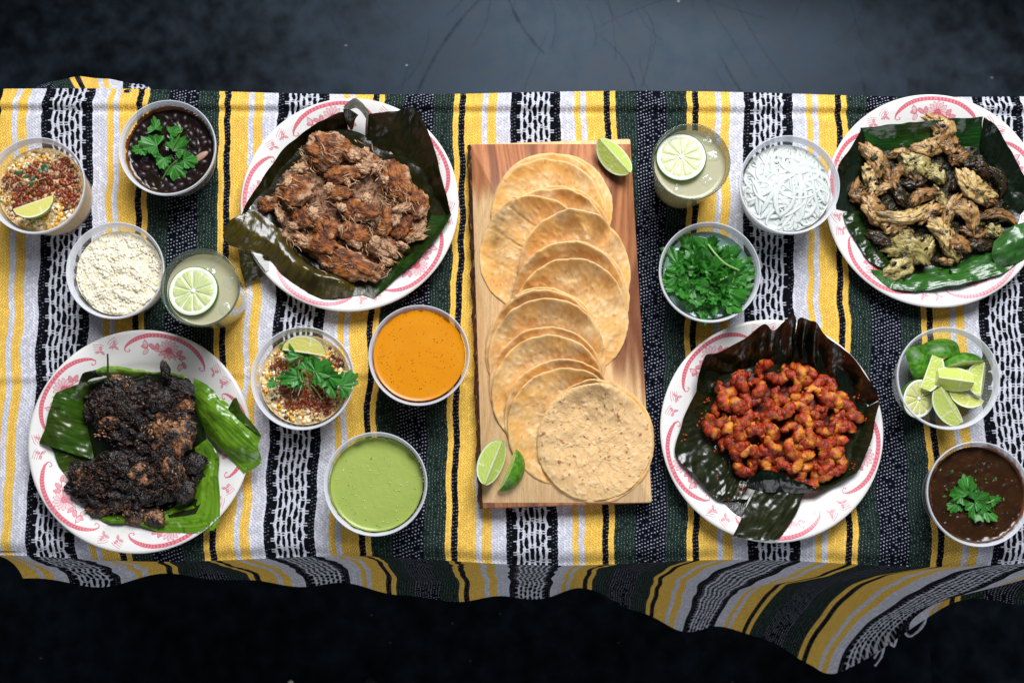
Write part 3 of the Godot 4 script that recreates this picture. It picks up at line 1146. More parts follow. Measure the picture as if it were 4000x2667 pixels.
# what a ladle left on the inner wall above the level
func smear(t: Array, level: float, top: float, seed_no: float, col: Color, cover := 0.0) -> Shape:
	var s := Shape.new()
	var c: Vector3 = t[0]
	var na := 160
	for j in 4:
		for i in na + 1:
			var a := TAU * (i % na) / na
			var rise := clampf(0.5 + cover + 0.7 * fine.get_noise_2d(cos(a) * 2.4 + seed_no, sin(a) * 2.4) + 0.25 * soft.get_noise_2d(cos(a) * 20.0, sin(a) * 20.0 + seed_no), 0.0, 1.0)
			var y := lerpf(level - 0.001, lerpf(level, top, rise), j / 3.0)
			var r := tub_inner(t[1], t[2], y) - 0.0008 + (0.0006 if j == 3 else 0.0)
			s.put(c + Vector3(r * cos(a), y, r * sin(a)), col.lerp(col * 0.7, fine.get_noise_2d(cos(a) * 9.0, sin(a) * 9.0 + j)))
	s.weave(0, na, 3, true)
	return s


# ---------------------------------------------------------------- what the tubs hold

# one coriander leaflet: three toothed lobes, cupped and ruffled; it lies in the x-z plane with its stalk at the origin
func leaf_shape(length: float, cup: float, seed_no: int) -> Shape:
	var s := Shape.new()
	var na := 40
	var nr := 7
	for j in nr + 1:
		for i in na + 1:
			var th := lerpf(-2.0, 2.0, float(i) / na)
			var e := float(j) / nr
			var lobe := 0.74 + 0.26 * pow(absf(cos(th * 1.52)), 0.7)
			var tooth := 1.0 + 0.09 * sin(th * 13.0 + seed_no) + 0.04 * sin(th * 29.0 + seed_no * 3.0)
			var r := length * lobe * lerpf(1.0, tooth, e) * e * (1.0 - 0.22 * absf(th) / 2.0)
			var x := r * sin(th) * 0.8
			var z := -r * cos(th)
			var y := length * (cup * e * e * (0.6 + 0.5 * cos(th * 3.04)) + 0.11 * sin(th * 5.0 + seed_no * 2.0) * e * e + 0.05 * sin(th * 11.0 + seed_no) * e)
			var vein := smoothstep(0.12, 0.0, absf(sin(th * 1.52)) if absf(th) > 0.5 else absf(th)) * (1.0 - e * 0.6)
			var k := 0.5 + 0.5 * soft.get_noise_2d(x * 400.0 + seed_no * 9.0, z * 400.0)
			s.put(Vector3(x, y, z), lin(34, 100, 30).lerp(lin(70, 148, 52), k).lerp(lin(128, 180, 92), vein * 0.5))
	s.weave(0, na, nr, true)
	return s


var leaf_meshes: Array = []


func leaf_on(parent: Node3D, at: Vector3, turn: float, pitch: float, roll: float, size: float, kind: int) -> void:
	if leaf_meshes.is_empty():
		for k in 7:
			leaf_meshes.append(leaf_shape(0.02, [0.25, -0.2, 0.4, 0.1, -0.35, 0.3, 0.0][k], k + 1).mesh())
	var o := MeshInstance3D.new()
	var key := str(parent.get_instance_id()) + "leaf"
	part_names[key] = part_names.get(key, -1) + 1
	o.name = "leaf" if part_names[key] == 0 else "leaf_%03d" % part_names[key]
	o.mesh = leaf_meshes[kind % 7]
	o.mesh.surface_set_material(0, mats.herb)
	parent.add_child(o, true)
	o.rotation_order = EULER_ORDER_YXZ
	o.position = at - parent.position
	o.rotation_degrees = Vector3(pitch, -turn, roll)
	o.scale = Vector3.ONE * size * 0.82


func stalk(parent: Node3D, pts: Array, r := 0.0008, col := Color(0.12, 0.22, 0.05)) -> void:
	var path := PackedVector3Array()
	var rad := PackedFloat32Array()
	for q in pts.size() - 1:
		for f in 6:
			path.append((pts[q] as Vector3).cubic_interpolate(pts[q + 1], pts[maxi(q - 1, 0)], pts[mini(q + 2, pts.size() - 1)], f / 6.0))
			rad.append(r)
	path.append(pts[-1])
	rad.append(r * 0.8)
	var s := Shape.new()
	s.tube(path, rad, 7, PackedColorArray([col]))
	part("stem", s, mats.herb, parent)


func heap_height(t: Array, x: float, z: float, level: float, dome: float) -> float:
	var c: Vector3 = t[0]
	var d := Vector2(x - c.x, z - c.z).length() / tub_inner(t[1], t[2], level)
	return c.y + level + dome * (1.0 - d * d)


# a random place on a heap in a tub
func heap_spot(t: Array, level: float, dome: float, margin: float, r: RandomNumberGenerator) -> Vector3:
	var c: Vector3 = t[0]
	var a := r.randf() * TAU
	var d := sqrt(r.randf()) * (tub_inner(t[1], t[2], level) - margin)
	var x := c.x + d * cos(a)
	var z := c.z + d * sin(a)
	return Vector3(x, heap_height(t, x, z, level, dome), z)


func any_turn(r: RandomNumberGenerator) -> Basis:
	return Basis(Vector3(r.randf_range(-1, 1), r.randf_range(-1, 1), r.randf_range(-1, 1)).normalized(), r.randf() * TAU)


func corn_salad(t: Array, label: String, level: float, seed_no: int, chili: Array) -> void:
	var r := RandomNumberGenerator.new()
	r.seed = seed_no
	var o := thing("corn_salad", label, "corn salad", t[0])
	var bed := pool(t, level - 0.001, func(p: Vector3, _e, _a): return lin(236, 214, 168).lerp(lin(206, 166, 106), 0.5 + 0.5 * fine.get_noise_3dv(p * 200.0)), 0.003, 0.006)
	part("dressing", bed, mats.crumb, o)
	var k := Shape.new()
	for n in 820:
		var p := heap_spot(t, level, 0.006, 0.004, r)
		p.y -= r.randf() * 0.003
		var size := r.randf_range(0.0022, 0.0038)
		var pick := r.randf()
		var col := lin(236, 206, 142) if pick < 0.34 else lin(246, 234, 200) if pick < 0.66 else lin(230, 168, 44) if pick < 0.9 else lin(176, 112, 50) if pick < 0.97 else lin(60, 44, 36)
		var red := 0.0
		for q in chili:
			red = maxf(red, smoothstep(q[1] * 0.001, q[1] * 0.0004, Vector2(p.x - (q[0] as Vector3).x, p.z - (q[0] as Vector3).z).length()))
		var ph := r.randf() * 90.0
		k.pod(p, any_turn(r) * Basis.from_scale(Vector3(size, size * r.randf_range(0.6, 0.8), size * r.randf_range(0.7, 0.9))), 9, 6, func(d: Vector3): return 1.0 + 0.14 * soft.get_noise_3dv(d * 1.6 + Vector3(ph, 0, 0)) - 0.1 * maxf(d.x, 0.0), func(pp: Vector3, d: Vector3, _s):
			var powder := clampf(red * 2.3 * (0.62 + 0.6 * fine.get_noise_3dv(pp * 330.0)), 0.0, 1.0)
			return col.lerp(lin(158, 52, 20).lerp(lin(88, 24, 12), 0.5 + 0.5 * soft.get_noise_3dv(pp * 300.0)), powder * smoothstep(-0.5, 0.3, (d.y + 1.0)) * 0.95))
	part("kernels", k, mats.kernel, o, true, true)
	var f := Shape.new()
	for n in 620:
		var q: Array = chili[r.randi() % chili.size()]
		var a := r.randf() * TAU
		var d: float = sqrt(r.randf()) * q[1] * 0.0013
		var c: Vector3 = q[0]
		var x := c.x + d * cos(a)
		var z := c.z + d * sin(a)
		if Vector2(x - t[0].x, z - t[0].z).length() > tub_inner(t[1], t[2], level) - 0.003:
			continue
		var col := lin(160, 58, 24).lerp(lin(84, 26, 14), r.randf())
		f.pod(Vector3(x, heap_height(t, x, z, level, 0.006) + 0.0022 - r.randf() * 0.002, z), any_turn(r) * Basis.from_scale(Vector3(0.0016, 0.0006, 0.0011) * r.randf_range(0.4, 1.1)), 5, 3, func(_d): return 1.0, func(_p, _d, _s): return col)
	for n in 60:
		var p := heap_spot(t, level, 0.006, 0.004, r)
		var col := lin(40, 70, 36) if n % 2 == 0 else lin(36, 30, 28)
		f.pod(p + Vector3(0, 0.0026, 0), any_turn(r) * Basis.from_scale(Vector3(0.0016, 0.0005, 0.0008) * r.randf_range(0.5, 1.2)), 5, 3, func(_d): return 1.0, func(_p, _d, _s): return col)
	part("chili_flakes", f, mats.flake, o, true, true)


func specks(o: Node3D, t: Array, level: float, count: int, cols: Array, size: float, seed_no: int) -> void:
	var r := RandomNumberGenerator.new()
	r.seed = seed_no
	var f := Shape.new()
	for n in count:
		var p := heap_spot(t, level, 0.0, 0.004, r)
		var col: Color = cols[r.randi() % cols.size()]
		f.pod(p + Vector3(0, 0.0002, 0), Basis(Vector3.UP, r.randf() * TAU) * Basis.from_scale(Vector3(r.randf_range(0.5, 1.2), 0.3, r.randf_range(0.5, 1.0)) * size * r.randf_range(0.5, 1.4)), 6, 3, func(_d): return 1.0, func(_p, _d, _s): return col)
	part("specks", f, mats.flake, o, true, true)


func beans(o: Node3D, places: Array, dip: float) -> void:
	for b in places:
		var p: Vector3 = b
		var ang := fposmod(p.x * 9173.0, TAU)
		var s := Shape.new()
		s.pod(p - Vector3(0, dip, 0), Basis(Vector3.UP, ang) * Basis.from_scale(Vector3(0.0058, 0.0036, 0.0041)), 16, 10, func(d: Vector3): return 1.0 - 0.1 * exp(-8.0 * (d - Vector3(0, 0, 1)).length_squared()), func(pp: Vector3, _d, _s): return lin(26, 16, 18).lerp(lin(46, 30, 30), 0.5 + 0.5 * soft.get_noise_3dv(pp * 200.0)))
		part("bean", s, mats.bean, o)


func make_tubs() -> void:
	# far left: black beans
	var t := tub("clear plastic tub holding whole black beans in dark broth with coriander", m(-399.4,-218.9,58), 0.0567)
	var o := thing("black_bean_stew", "whole black beans in dark glossy broth, in the tub near the blanket's far edge", "stew", t[0])
	part("broth", pool(t, 0.039, func(p: Vector3, _e, _a): return lin(20, 13, 13).lerp(lin(40, 27, 22), 0.5 + 0.5 * fine.get_noise_3dv(p * 60.0)), 0.0008), mats.liquid, o)
	part("residue", smear(t, 0.039, 0.051, 3.0, lin(132, 76, 40)), mats.sauce, o)
	var bp: Array = [m(-429.5,-239.9,41), m(-408.8,-250.5,41), m(-384.2,-247.5,42), m(-377.2,-239.9,41), m(-373.4,-227.8,42), m(-363,-234.7,41), m(-360.9,-228.8,41), m(-354.6,-229.4,41), m(-419.7,-234.7,41), m(-433,-249.1,41), m(-441.3,-232.1,41), m(-427.4,-199.3,41), m(-416.8,-194.5,42), m(-431.9,-191.3,42), m(-440.2,-202,41), m(-429.1,-209.8,41), m(-408.5,-204.6,41), m(-407,-196.7,41), m(-404.6,-184.4,41), m(-398.7,-178.5,41), m(-408.8,-175.9,41), m(-394.8,-173.3,41), m(-361.3,-205.6,42), m(-354.3,-218.9,41), m(-372,-216.3,41), m(-384.8,-258.4,41), m(-396.1,-260.7,42), m(-406.6,-259.7,41), m(-372.7,-196.7,41), m(-387.3,-178.5,41), m(-434.5,-218.9,41), m(-369,-242.6,41), m(-396,-250.5,41)]
	beans(o, bp, 0.0026)
	var onion := Shape.new()
	onion.pod(m(-364,-212.1,42), Basis(Vector3.UP, 0.6) * Basis.from_scale(Vector3(0.0105, 0.002, 0.004)), 16, 8, func(_d): return 1.0, func(_p, _d, _s): return lin(206, 168, 140))
	part("onion_piece", onion, mats.onion, o)
	o = thing("coriander_sprig", "green coriander sprig with five leaves floating on the whole black beans", "herb sprig", m(-399.6,-218.4,43))
	leaf_on(o, m(-416.8,-243.7,46), -5, -12, 8, 0.85, 0)
	leaf_on(o, m(-398.7,-237.6,49), 65, 16, 10, 0.9, 1)
	leaf_on(o, m(-393.5,-218.6,47), 40, -10, -12, 1.15, 2)
	leaf_on(o, m(-414,-223.8,47), -75, 8, 0, 1.25, 3)
	leaf_on(o, m(-405.6,-209.2,48), 190, 4, 16, 0.9, 5)
	leaf_on(o, m(-394.4,-200.6,46), 150, -6, 6, 1.3, 4)
	leaf_on(o, m(-383.5,-207.4,45), 100, 5, -8, 1.1, 6)
	leaf_on(o, m(-430.6,-220.2,46), -110, 20, 0, 0.8, 2)
	stalk(o, [m(-407.7,-184.2,44), m(-397.9,-199,47), m(-386.4,-208.9,49), m(-384.1,-218,49), m(-395.5,-218,49), m(-387,-237.3,50), m(-388.6,-246.4,50)])

	# far left edge: street corn
	t = tub("clear plastic tub of chili-dusted corn cut by the picture's left border", m(-544.9,-170.5,72), 0.0566)
	corn_salad(t, "corn kernels under a wide crust of red chili powder and tiny sprouts", 0.05, 5, [[m(-549,-190.3,70), 18], [m(-521.3,-183.9,70), 25], [m(-562.6,-162.2,70), 19], [m(-507.8,-161,70), 19], [m(-578.3,-178.8,70), 17], [m(-535.6,-169.9,70), 24], [m(-517,-200.6,70), 12], [m(-569.3,-147,70), 12]])
	lime_wedge("lime wedge pressed into the chili-crusted corn, dusted with chili flakes", m(-542.1,-141.5,69), -20.0, -52.0, 84.0, 0.0215, 0.018, "lime wedges", 0.0, 0.8)
	o = thing("sprout_garnish", "thin pale sprouts with tiny round leaves on the chili-crusted corn", "sprouts", m(-550,-185.2,70))
	for q in [[m(-570.4,-183.4,72), m(-551.8,-174,74), m(-532.1,-179.1,74)], [m(-556,-196.2,72), m(-543.4,-189,75), m(-535.2,-191.8,74)], [m(-581.3,-170.9,71), m(-573.5,-178,73), m(-574.5,-166.8,72)], [m(-559.8,-170.6,72), m(-546.8,-174,74), m(-549.5,-171.7,73)], [m(-557.5,-201.3,72), m(-548.1,-201.4,74), m(-540,-200,72)]]:
		stalk(o, q, 0.00035, lin(190, 200, 140))
	var ls := Shape.new()
	for q in [m(-561.6,-184.8,74), m(-554.6,-180.3,74), m(-547,-178.4,74), m(-548.2,-171.8,75), m(-536.1,-190.9,75), m(-532.2,-187.7,75), m(-538.7,-186.1,74), m(-565.1,-184.4,73), m(-531.5,-193.1,74)]:
		ls.pod(q, Basis(Vector3(0.3, 1, 0.2).normalized(), q.x * 900.0) * Basis.from_scale(Vector3(0.0035, 0.0006, 0.0024)), 10, 5, func(_d): return 1.0, func(_p, _d, _s): return lin(64, 104, 70))
	part("tiny_leaves", ls, mats.herb, o, true, true)

	# crumbled cheese
	t = tub("clear plastic tub of white crumbled cheese beside the left drink glass", m(-453.7,-74.2,60), 0.0562)
	o = thing("crumbled_cheese", "fine cream-white crumbled cheese heaped in its tub", "cheese", t[0])
	part("cheese_bed", pool(t, 0.0398, func(_p, _e, _a): return lin(252, 242, 208), 0.003, 0.006), mats.crumb, o)
	var r := RandomNumberGenerator.new()
	r.seed = 31
	var cs := Shape.new()
	for n in 2400:
		var p := heap_spot(t, 0.04, 0.006, 0.003, r)
		p.y += 0.0025 * soft.get_noise_2d(p.x * 60.0, p.z * 60.0)
		var size := r.randf_range(0.0011, 0.0024) if n % 14 else r.randf_range(0.0024, 0.0034)
		var ph := r.randf() * 50.0
		var col := lin(255, 250, 234).lerp(lin(254, 240, 206), r.randf() * 0.8)
		cs.pod(p, any_turn(r) * Basis.from_scale(Vector3(1, r.randf_range(0.7, 1.0), r.randf_range(0.7, 1.0)) * size), 7, 5, func(d: Vector3): return 1.0 + 0.3 * soft.get_noise_3dv(d * 1.5 + Vector3(ph, 0, 0)), func(_p, _d, _s): return col)
	part("crumbs", cs, mats.crumb, o, true, true)

	# street corn with coriander, middle left
	t = tub("clear plastic tub of corn with coriander, between the leaf plate and the orange salsa", m(-237,49.7,60), 0.0588)
	corn_salad(t, "pale and yellow corn kernels dusted with chili under a coriander sprig", 0.039, 8, [[m(-230,69.4,56), 22], [m(-257.9,58.3,56), 12], [m(-266,35.8,55), 8], [m(-201.3,28.4,55), 7], [m(-215,80.5,56), 16], [m(-248.3,74.9,56), 14]])
	lime_wedge("lime wedge with olive skin set upright in the corn under the coriander", m(-233.3,11.3,60), 8.0, 60.0, 94.0, 0.0225, 0.02, "lime wedges", 0.0, 0.85)
	o = thing("coriander_sprig", "coriander sprig laid across the corn beside its lime wedge", "herb sprig", m(-229.9,45.7,60))
	leaf_on(o, m(-239.9,25.6,63), -15, 14, -18, 1.3, 1)
	leaf_on(o, m(-248.5,19.9,62), -60, 5, 12, 0.9, 0)
	leaf_on(o, m(-231.5,40.3,62), 25, -8, 8, 1.0, 2)
	leaf_on(o, m(-222,42.4,64), 75, 12, 0, 1.4, 3)
	leaf_on(o, m(-209,48,64), 110, 4, -14, 1.2, 5)
	leaf_on(o, m(-194.5,58.8,61), 55, 0, 0, 1.45, 6)
	leaf_on(o, m(-240.5,49.6,62), -100, 16, 8, 1.25, 4)
	leaf_on(o, m(-240.8,43.9,61), 200, -8, -14, 1.0, 2)
	leaf_on(o, m(-204.6,58.8,61), 160, 16, 6, 0.8, 1)
	leaf_on(o, m(-268.7,53.8,58), -130, 4, 0, 0.6, 0)
	leaf_on(o, m(-262.3,52,58), 30, 4, 0, 0.55, 3)
	stalk(o, [m(-239.7,29.5,64), m(-241.2,38.8,65), m(-240.3,51.6,63)], 0.0009)
	stalk(o, [m(-225.8,64.2,60), m(-234.6,53.5,64), m(-236.5,42.5,65)], 0.0009)
	stalk(o, [m(-214.9,73.3,58), m(-222.2,62.4,60), m(-227.6,56.9,61)], 0.0006)
	stalk(o, [m(-248.2,65.9,58), m(-246.3,60.4,59), m(-244.9,56.7,59)], 0.00035, lin(214, 216, 190))
	stalk(o, [m(-241.7,69.6,58), m(-238.7,61.4,60), m(-237.9,57.6,59)], 0.00035, lin(214, 216, 190))

	# orange salsa
	t = tub("clear plastic tub filled to the rim with orange salsa", m(-105.4,23.4,60), 0.0576)
	o = thing("orange_salsa", "smooth bright orange salsa flecked with ground spice", "salsa", t[0])
	part("surface", pool(t, 0.0535, func(p: Vector3, e: float, _a): return lin(220, 142, 14).lerp(lin(214, 132, 10), 0.5 + 0.5 * fine.get_noise_3dv(p * 30.0)).lerp(lin(220, 150, 70), smoothstep(0.985, 1.0, e) * 0.6), 0.00006), mats.sauce, o)
	part("residue", smear(t, 0.0535, 0.059, 8.0, lin(206, 116, 40), -0.1), mats.sauce, o)
	specks(o, t, 0.0535, 230, [lin(96, 50, 8), lin(130, 66, 6), lin(70, 36, 10)], 0.00055, 4)

	# green salsa
	t = tub("clear plastic tub of pale green salsa nearest the blanket's near edge", m(-152.8,168.5,60), 0.0582)
	o = thing("green_salsa", "thick pale green salsa dotted with tiny white seeds", "salsa", t[0])
	part("surface", pool(t, 0.0435, func(p: Vector3, _e, _a): return lin(164, 180, 94).lerp(lin(152, 170, 82), 0.5 + 0.5 * fine.get_noise_3dv(p * 20.0)), 0.00025), mats.sauce, o)
	part("residue", smear(t, 0.0435, 0.055, 12.0, lin(150, 166, 58), 0.1), mats.sauce, o)
	specks(o, t, 0.0438, 110, [lin(232, 236, 190), lin(206, 214, 140), lin(196, 206, 130), lin(120, 146, 60)], 0.0008, 14)

	# shredded onion in water
	t = tub("clear plastic tub of white onion shreds next to the chicken plate", m(318.5,-173,66), 0.0580)
	o = thing("shredded_onion", "translucent white onion shreds piled in their tub", "onion", t[0])
	part("onion_bed", pool(t, 0.0465, func(_p, _e, _a): return lin(246, 250, 247), 0.003, 0.008), mats.onion, o)
	r.seed = 41
	for n in 160:
		var p := heap_spot(t, 0.047, 0.009, 0.012, r)
		var ang := r.randf() * TAU
		var half := r.randf_range(0.018, 0.036)
		var curve := r.randf_range(-0.8, 0.8)
		var path := PackedVector3Array()
		var rad := PackedFloat32Array()
		var c: Vector3 = t[0]
		for k in 11:
			var f := (k / 10.0 - 0.5) * 2.0
			var q := p + Vector3(cos(ang + curve * f) * half * f, 0, sin(ang + curve * f) * half * f)
			var off := Vector2(q.x - c.x, q.z - c.z)
			var lim := tub_inner(t[1], t[2], 0.046) - 0.0025
			if off.length() > lim:
				off = off.normalized() * lim
			q = Vector3(c.x + off.x, heap_height(t, c.x + off.x, c.z + off.y, 0.047, 0.008) + n * 0.000008 + 0.0005 * sin(f * 2.0 + n), c.z + off.y)
			path.append(q)
			rad.append((0.0013 + 0.0021 * fposmod(n * 0.53, 1.0)) * (1.0 - 0.75 * pow(absf(f), 3.0)) * (0.8 + 0.5 * fposmod(n * 0.37, 1.0)))
		var col := lin(250, 253, 251).lerp(lin(238, 245, 240), r.randf())
		var s := Shape.new()
		s.tube(path, rad, 6, PackedColorArray([col]), 0.25)
		part("onion_shred", s, mats.onion, o)

	# coriander leaves in water
	t = tub("clear plastic tub of loose coriander leaves, between the drink glass and the shrimp plate", m(225.7,-71.8,62), 0.0583)
	o = thing("coriander_leaves", "loose wet coriander leaves and stems in a little water", "herbs", t[0])
	var wet := pool(t, 0.04, func(_p, _e, _a): return lin(120, 150, 138), 0.001)
	part("water", wet, mats.liquid, o)
	r.seed = 51
	for n in 95:
		var p := heap_spot(t, 0.038, 0.011, 0.013, r)
		p += (t[0] - p) * Vector3(0.05, 0, 0) + Vector3(-0.002, n * 0.00004, 0.002)
		leaf_on(o, p, r.randf() * 360.0, r.randf_range(-30, 30), r.randf_range(-35, 35), r.randf_range(1.0, 1.75), r.randi() % 7)
	stalk(o, [m(225.1,-104.8,56), m(232.4,-93.2,60), m(243.5,-81.7,60), m(260.2,-74.2,56)], 0.0013, lin(150, 190, 110))
	stalk(o, [m(230.7,-60.2,56), m(239.9,-63.6,60), m(250,-68.1,58)], 0.001, lin(130, 176, 96))
	stalk(o, [m(250,-68.1,58), m(255.1,-72.4,57), m(251.8,-59.4,56)], 0.0006, lin(120, 166, 86))

	# lime pieces
	t = tub("clear plastic tub of cut limes, half empty, at the picture's right", m(491.6,50.3,66), 0.0583)
	var fl := 20.0
	lime_wedge("long lime wedge with dark green rind up at the far side of the lime tub", m(493.6,14.6,34), -7.0, 160.0, 74.0, 0.0262, 0.021, "cut limes in the tub", 0.0, 0.0, 0.62)
	lime_wedge("short bumpy green lime piece against the tub's wall, beside the long green wedge", m(467.1,28.4,34), 76.0, 176.0, 80.0, 0.0235, 0.02, "cut limes in the tub", 0.0, 0.0, 0.7)
	lime_wedge("glossy green lime wedge with its rind up, above the cut pieces", m(516.2,27,38), -10.0, 120.0, 70.0, 0.0255, 0.0205, "cut limes in the tub", 0.0, 0.0, 0.5)
	lime_wedge("narrow upright lime wedge between the bumpy piece and the white-cored wedge", m(483.9,43.7,36), 112.0, 60.0, 66.0, 0.024, 0.02, "cut limes in the tub", 0.0, 0.2, 0.6)
	lime_wedge("lime wedge with a thick white core edge, central in the lime tub", m(504.6,49.1,42), 8.0, 10.0, 84.0, 0.024, 0.021, "cut limes in the tub", 0.0, 0.2, 0.6)
	lime_wedge("lime piece showing a fan of pale segments, under the glossy green wedge", m(532.6,47.9,31), 100.0, -30.0, 110.0, 0.018, 0.019, "cut limes in the tub", 0.0, 0.25)
	lime_half(m(467.2,70.7,33), 0.0225, 62.0, "half lime showing its whole round cut face against the tub's lower wall")
	lime_wedge("lime wedge with bright cut faces, nearest the near side of the lime tub", m(496.8,80.3,36), 62.0, -12.0, 84.0, 0.0245, 0.0205, "cut limes in the tub", 0.0, 0.15, 0.45)
	lime_wedge("flat lime slice with its rind turned away, behind the nearest wedge", m(518.9,70.2,27), 24.0, -40.0, 100.0, 0.0195, 0.0165, "cut limes in the tub", 0.0, 0.5)

	# near right: bean soup
	t = tub("clear plastic tub of thin brown bean soup in the near right corner", m(521.3,179.7,62), 0.0586)
	o = thing("brown_bean_soup", "thin dark brown bean soup with a few beans showing", "soup", t[0])
	part("broth", pool(t, 0.05, func(p: Vector3, _e, _a): return lin(38, 24, 14).lerp(lin(62, 38, 22), 0.5 + 0.5 * fine.get_noise_3dv(p * 40.0)), 0.0009), mats.liquid, o)
	part("residue", smear(t, 0.05, 0.06, 23.0, lin(150, 92, 60), 0.15), mats.sauce, o)
	beans(o, [m(485.7,212.6,50), m(527,209.9,50), m(521.4,213.5,50), m(478.8,203.6,50), m(550.3,201.7,50), m(532.7,147,50), m(500.7,206.3,50), m(506.2,164.4,50)], 0.0022)
	specks(o, t, 0.05, 70, [lin(150, 92, 50), lin(60, 90, 30), lin(30, 16, 10)], 0.0008, 24)
	o = thing("coriander_sprig", "small coriander sprig in the middle of the thin brown bean soup", "herb sprig", m(515.4,182.7,53))
	leaf_on(o, m(510.8,180.9,56), -10, 12, 8, 1.35, 1)
	leaf_on(o, m(504.1,180.9,54), -75, 10, 0, 1.0, 5)
	leaf_on(o, m(517.8,186.4,56), 60, 14, -10, 1.0, 2)
	leaf_on(o, m(527.5,190,54), 100, 0, 10, 1.0, 4)
	leaf_on(o, m(518.7,190,53), 170, 6, 0, 1.3, 3)
	leaf_on(o, m(529.8,195.4,52), 150, 10, 12, 1.1, 0)
	leaf_on(o, m(500.7,190,52), -120, 5, 0, 0.9, 6)
	leaf_on(o, m(537.7,187.3,54), 70, 8, 0, 0.6, 2)
	stalk(o, [m(518.4,173.7,56), m(526.9,188.2,56), m(536.7,188.2,54), m(545.3,180.9,54)], 0.0009, lin(130, 170, 90))
	var bits := Shape.new()
	r.seed = 61
	for q in [m(521.9,154.4,51), m(521.4,164.4,51), m(488.9,174.5,51), m(485.8,182.7,51), m(495.2,155.3,51), m(544.4,163.5,51), m(532.5,162.6,51), m(491.3,203.6,51), m(510.6,200.8,51), m(552.6,185.4,51), m(482.5,152.5,51), m(534.2,167.2,51)]:
		bits.pod(q, any_turn(r) * Basis.from_scale(Vector3(0.0034, 0.0008, 0.002) * r.randf_range(0.5, 1.1)), 8, 5, func(d: Vector3): return 1.0 + 0.4 * soft.get_noise_3dv(d * 2.0), func(_p, _d, _s): return lin(70, 110, 46))
	part("leaf_bits", bits, mats.herb, o, true, true)


# half a lime lying on its side so that the round cut face looks up
func lime_half(at: Vector3, R: float, tilt: float, label: String) -> void:
	var o := thing("lime_half", label, "lime half", at)
	o.rotation_order = EULER_ORDER_YXZ
	o.rotation_degrees = Vector3(20, 20, -16)
	var sk := Shape.new()
	sk.sheet(48, 14, func(u: float, v: float):
		var a := TAU * u
		return Vector3(R * cos(a) * sin(PI * 0.5 * v), -R * 0.8 * cos(PI * 0.5 * v), R * sin(a) * sin(PI * 0.5 * v)), func(p: Vector3, _u, _v): return lin(52, 112, 26).lerp(lin(96, 150, 40), 0.5 + 0.5 * fine.get_noise_3dv(p * 150.0)))
	part("rind", sk, mats.rind, o, false)
	cut_round(o, R, 0.0, lin(222, 218, 146), lin(206, 210, 120))


# the round face of a lime cut across: rind edge, white pith, separate segments and a white core
func cut_round(o: Node3D, R: float, y: float, pale: Color, deep: Color, count := 10) -> void:
	var pith := Shape.new()
	pith.lathe(PackedVector2Array([Vector2(R * 0.985, y), Vector2(R * 0.96, y + 0.0005), Vector2(R * 0.84, y + 0.0004), Vector2(R * 0.8, y - 0.0004), Vector2(0.0, y - 0.0003)]), 72, lin(240, 243, 226))
	part("pith", pith, mats.flesh, o, false)
	for k in count:
		var s := Shape.new()
		var a0 := TAU * k / count + 0.022
		var a1 := TAU * (k + 1) / count - 0.022
		s.sheet(12, 10, func(u: float, v: float):
			var rr := R * lerpf(0.1, 0.87 - 0.07 * pow(absf(u * 2.0 - 1.0), 3.0), v)
			var trim := 0.035 * smoothstep(0.35, 0.0, v) * 3.0
			var a := lerpf(a0 + trim, a1 - trim, u)
			var h := 0.0011 * (1.0 - pow(absf(u * 2.0 - 1.0), 4.0)) * (1.0 - pow(absf(v * 2.0 - 1.0), 6.0)) + 0.00025 * soft.get_noise_2d(u * 9.0 + k * 5.0, v * 3.0)
			return Vector3(rr * cos(a), y + h - 0.0001, rr * sin(a)), func(_p, u: float, v: float):
			var c := pale.lerp(deep, clampf(0.5 + 1.1 * fine.get_noise_2d(u * 5.0 + k * 9.0, v * 1.6 + k), 0, 1))
			return c.lerp(lin(240, 243, 220), pow(absf(u * 2.0 - 1.0), 6.0) * 0.5), true)
		part("segment", s, mats.flesh, o, false)
	var core := Shape.new()
	core.pod(Vector3(0, y, 0), Basis.from_scale(Vector3(R * 0.1, 0.0012, R * 0.1)), 12, 6, func(d: Vector3): return 1.0 + 0.3 * soft.get_noise_3dv(d * 3.0), func(_p, _d, _s): return lin(244, 246, 232))
	part("core", core, mats.flesh, o, false)


# ---------------------------------------------------------------- drinks

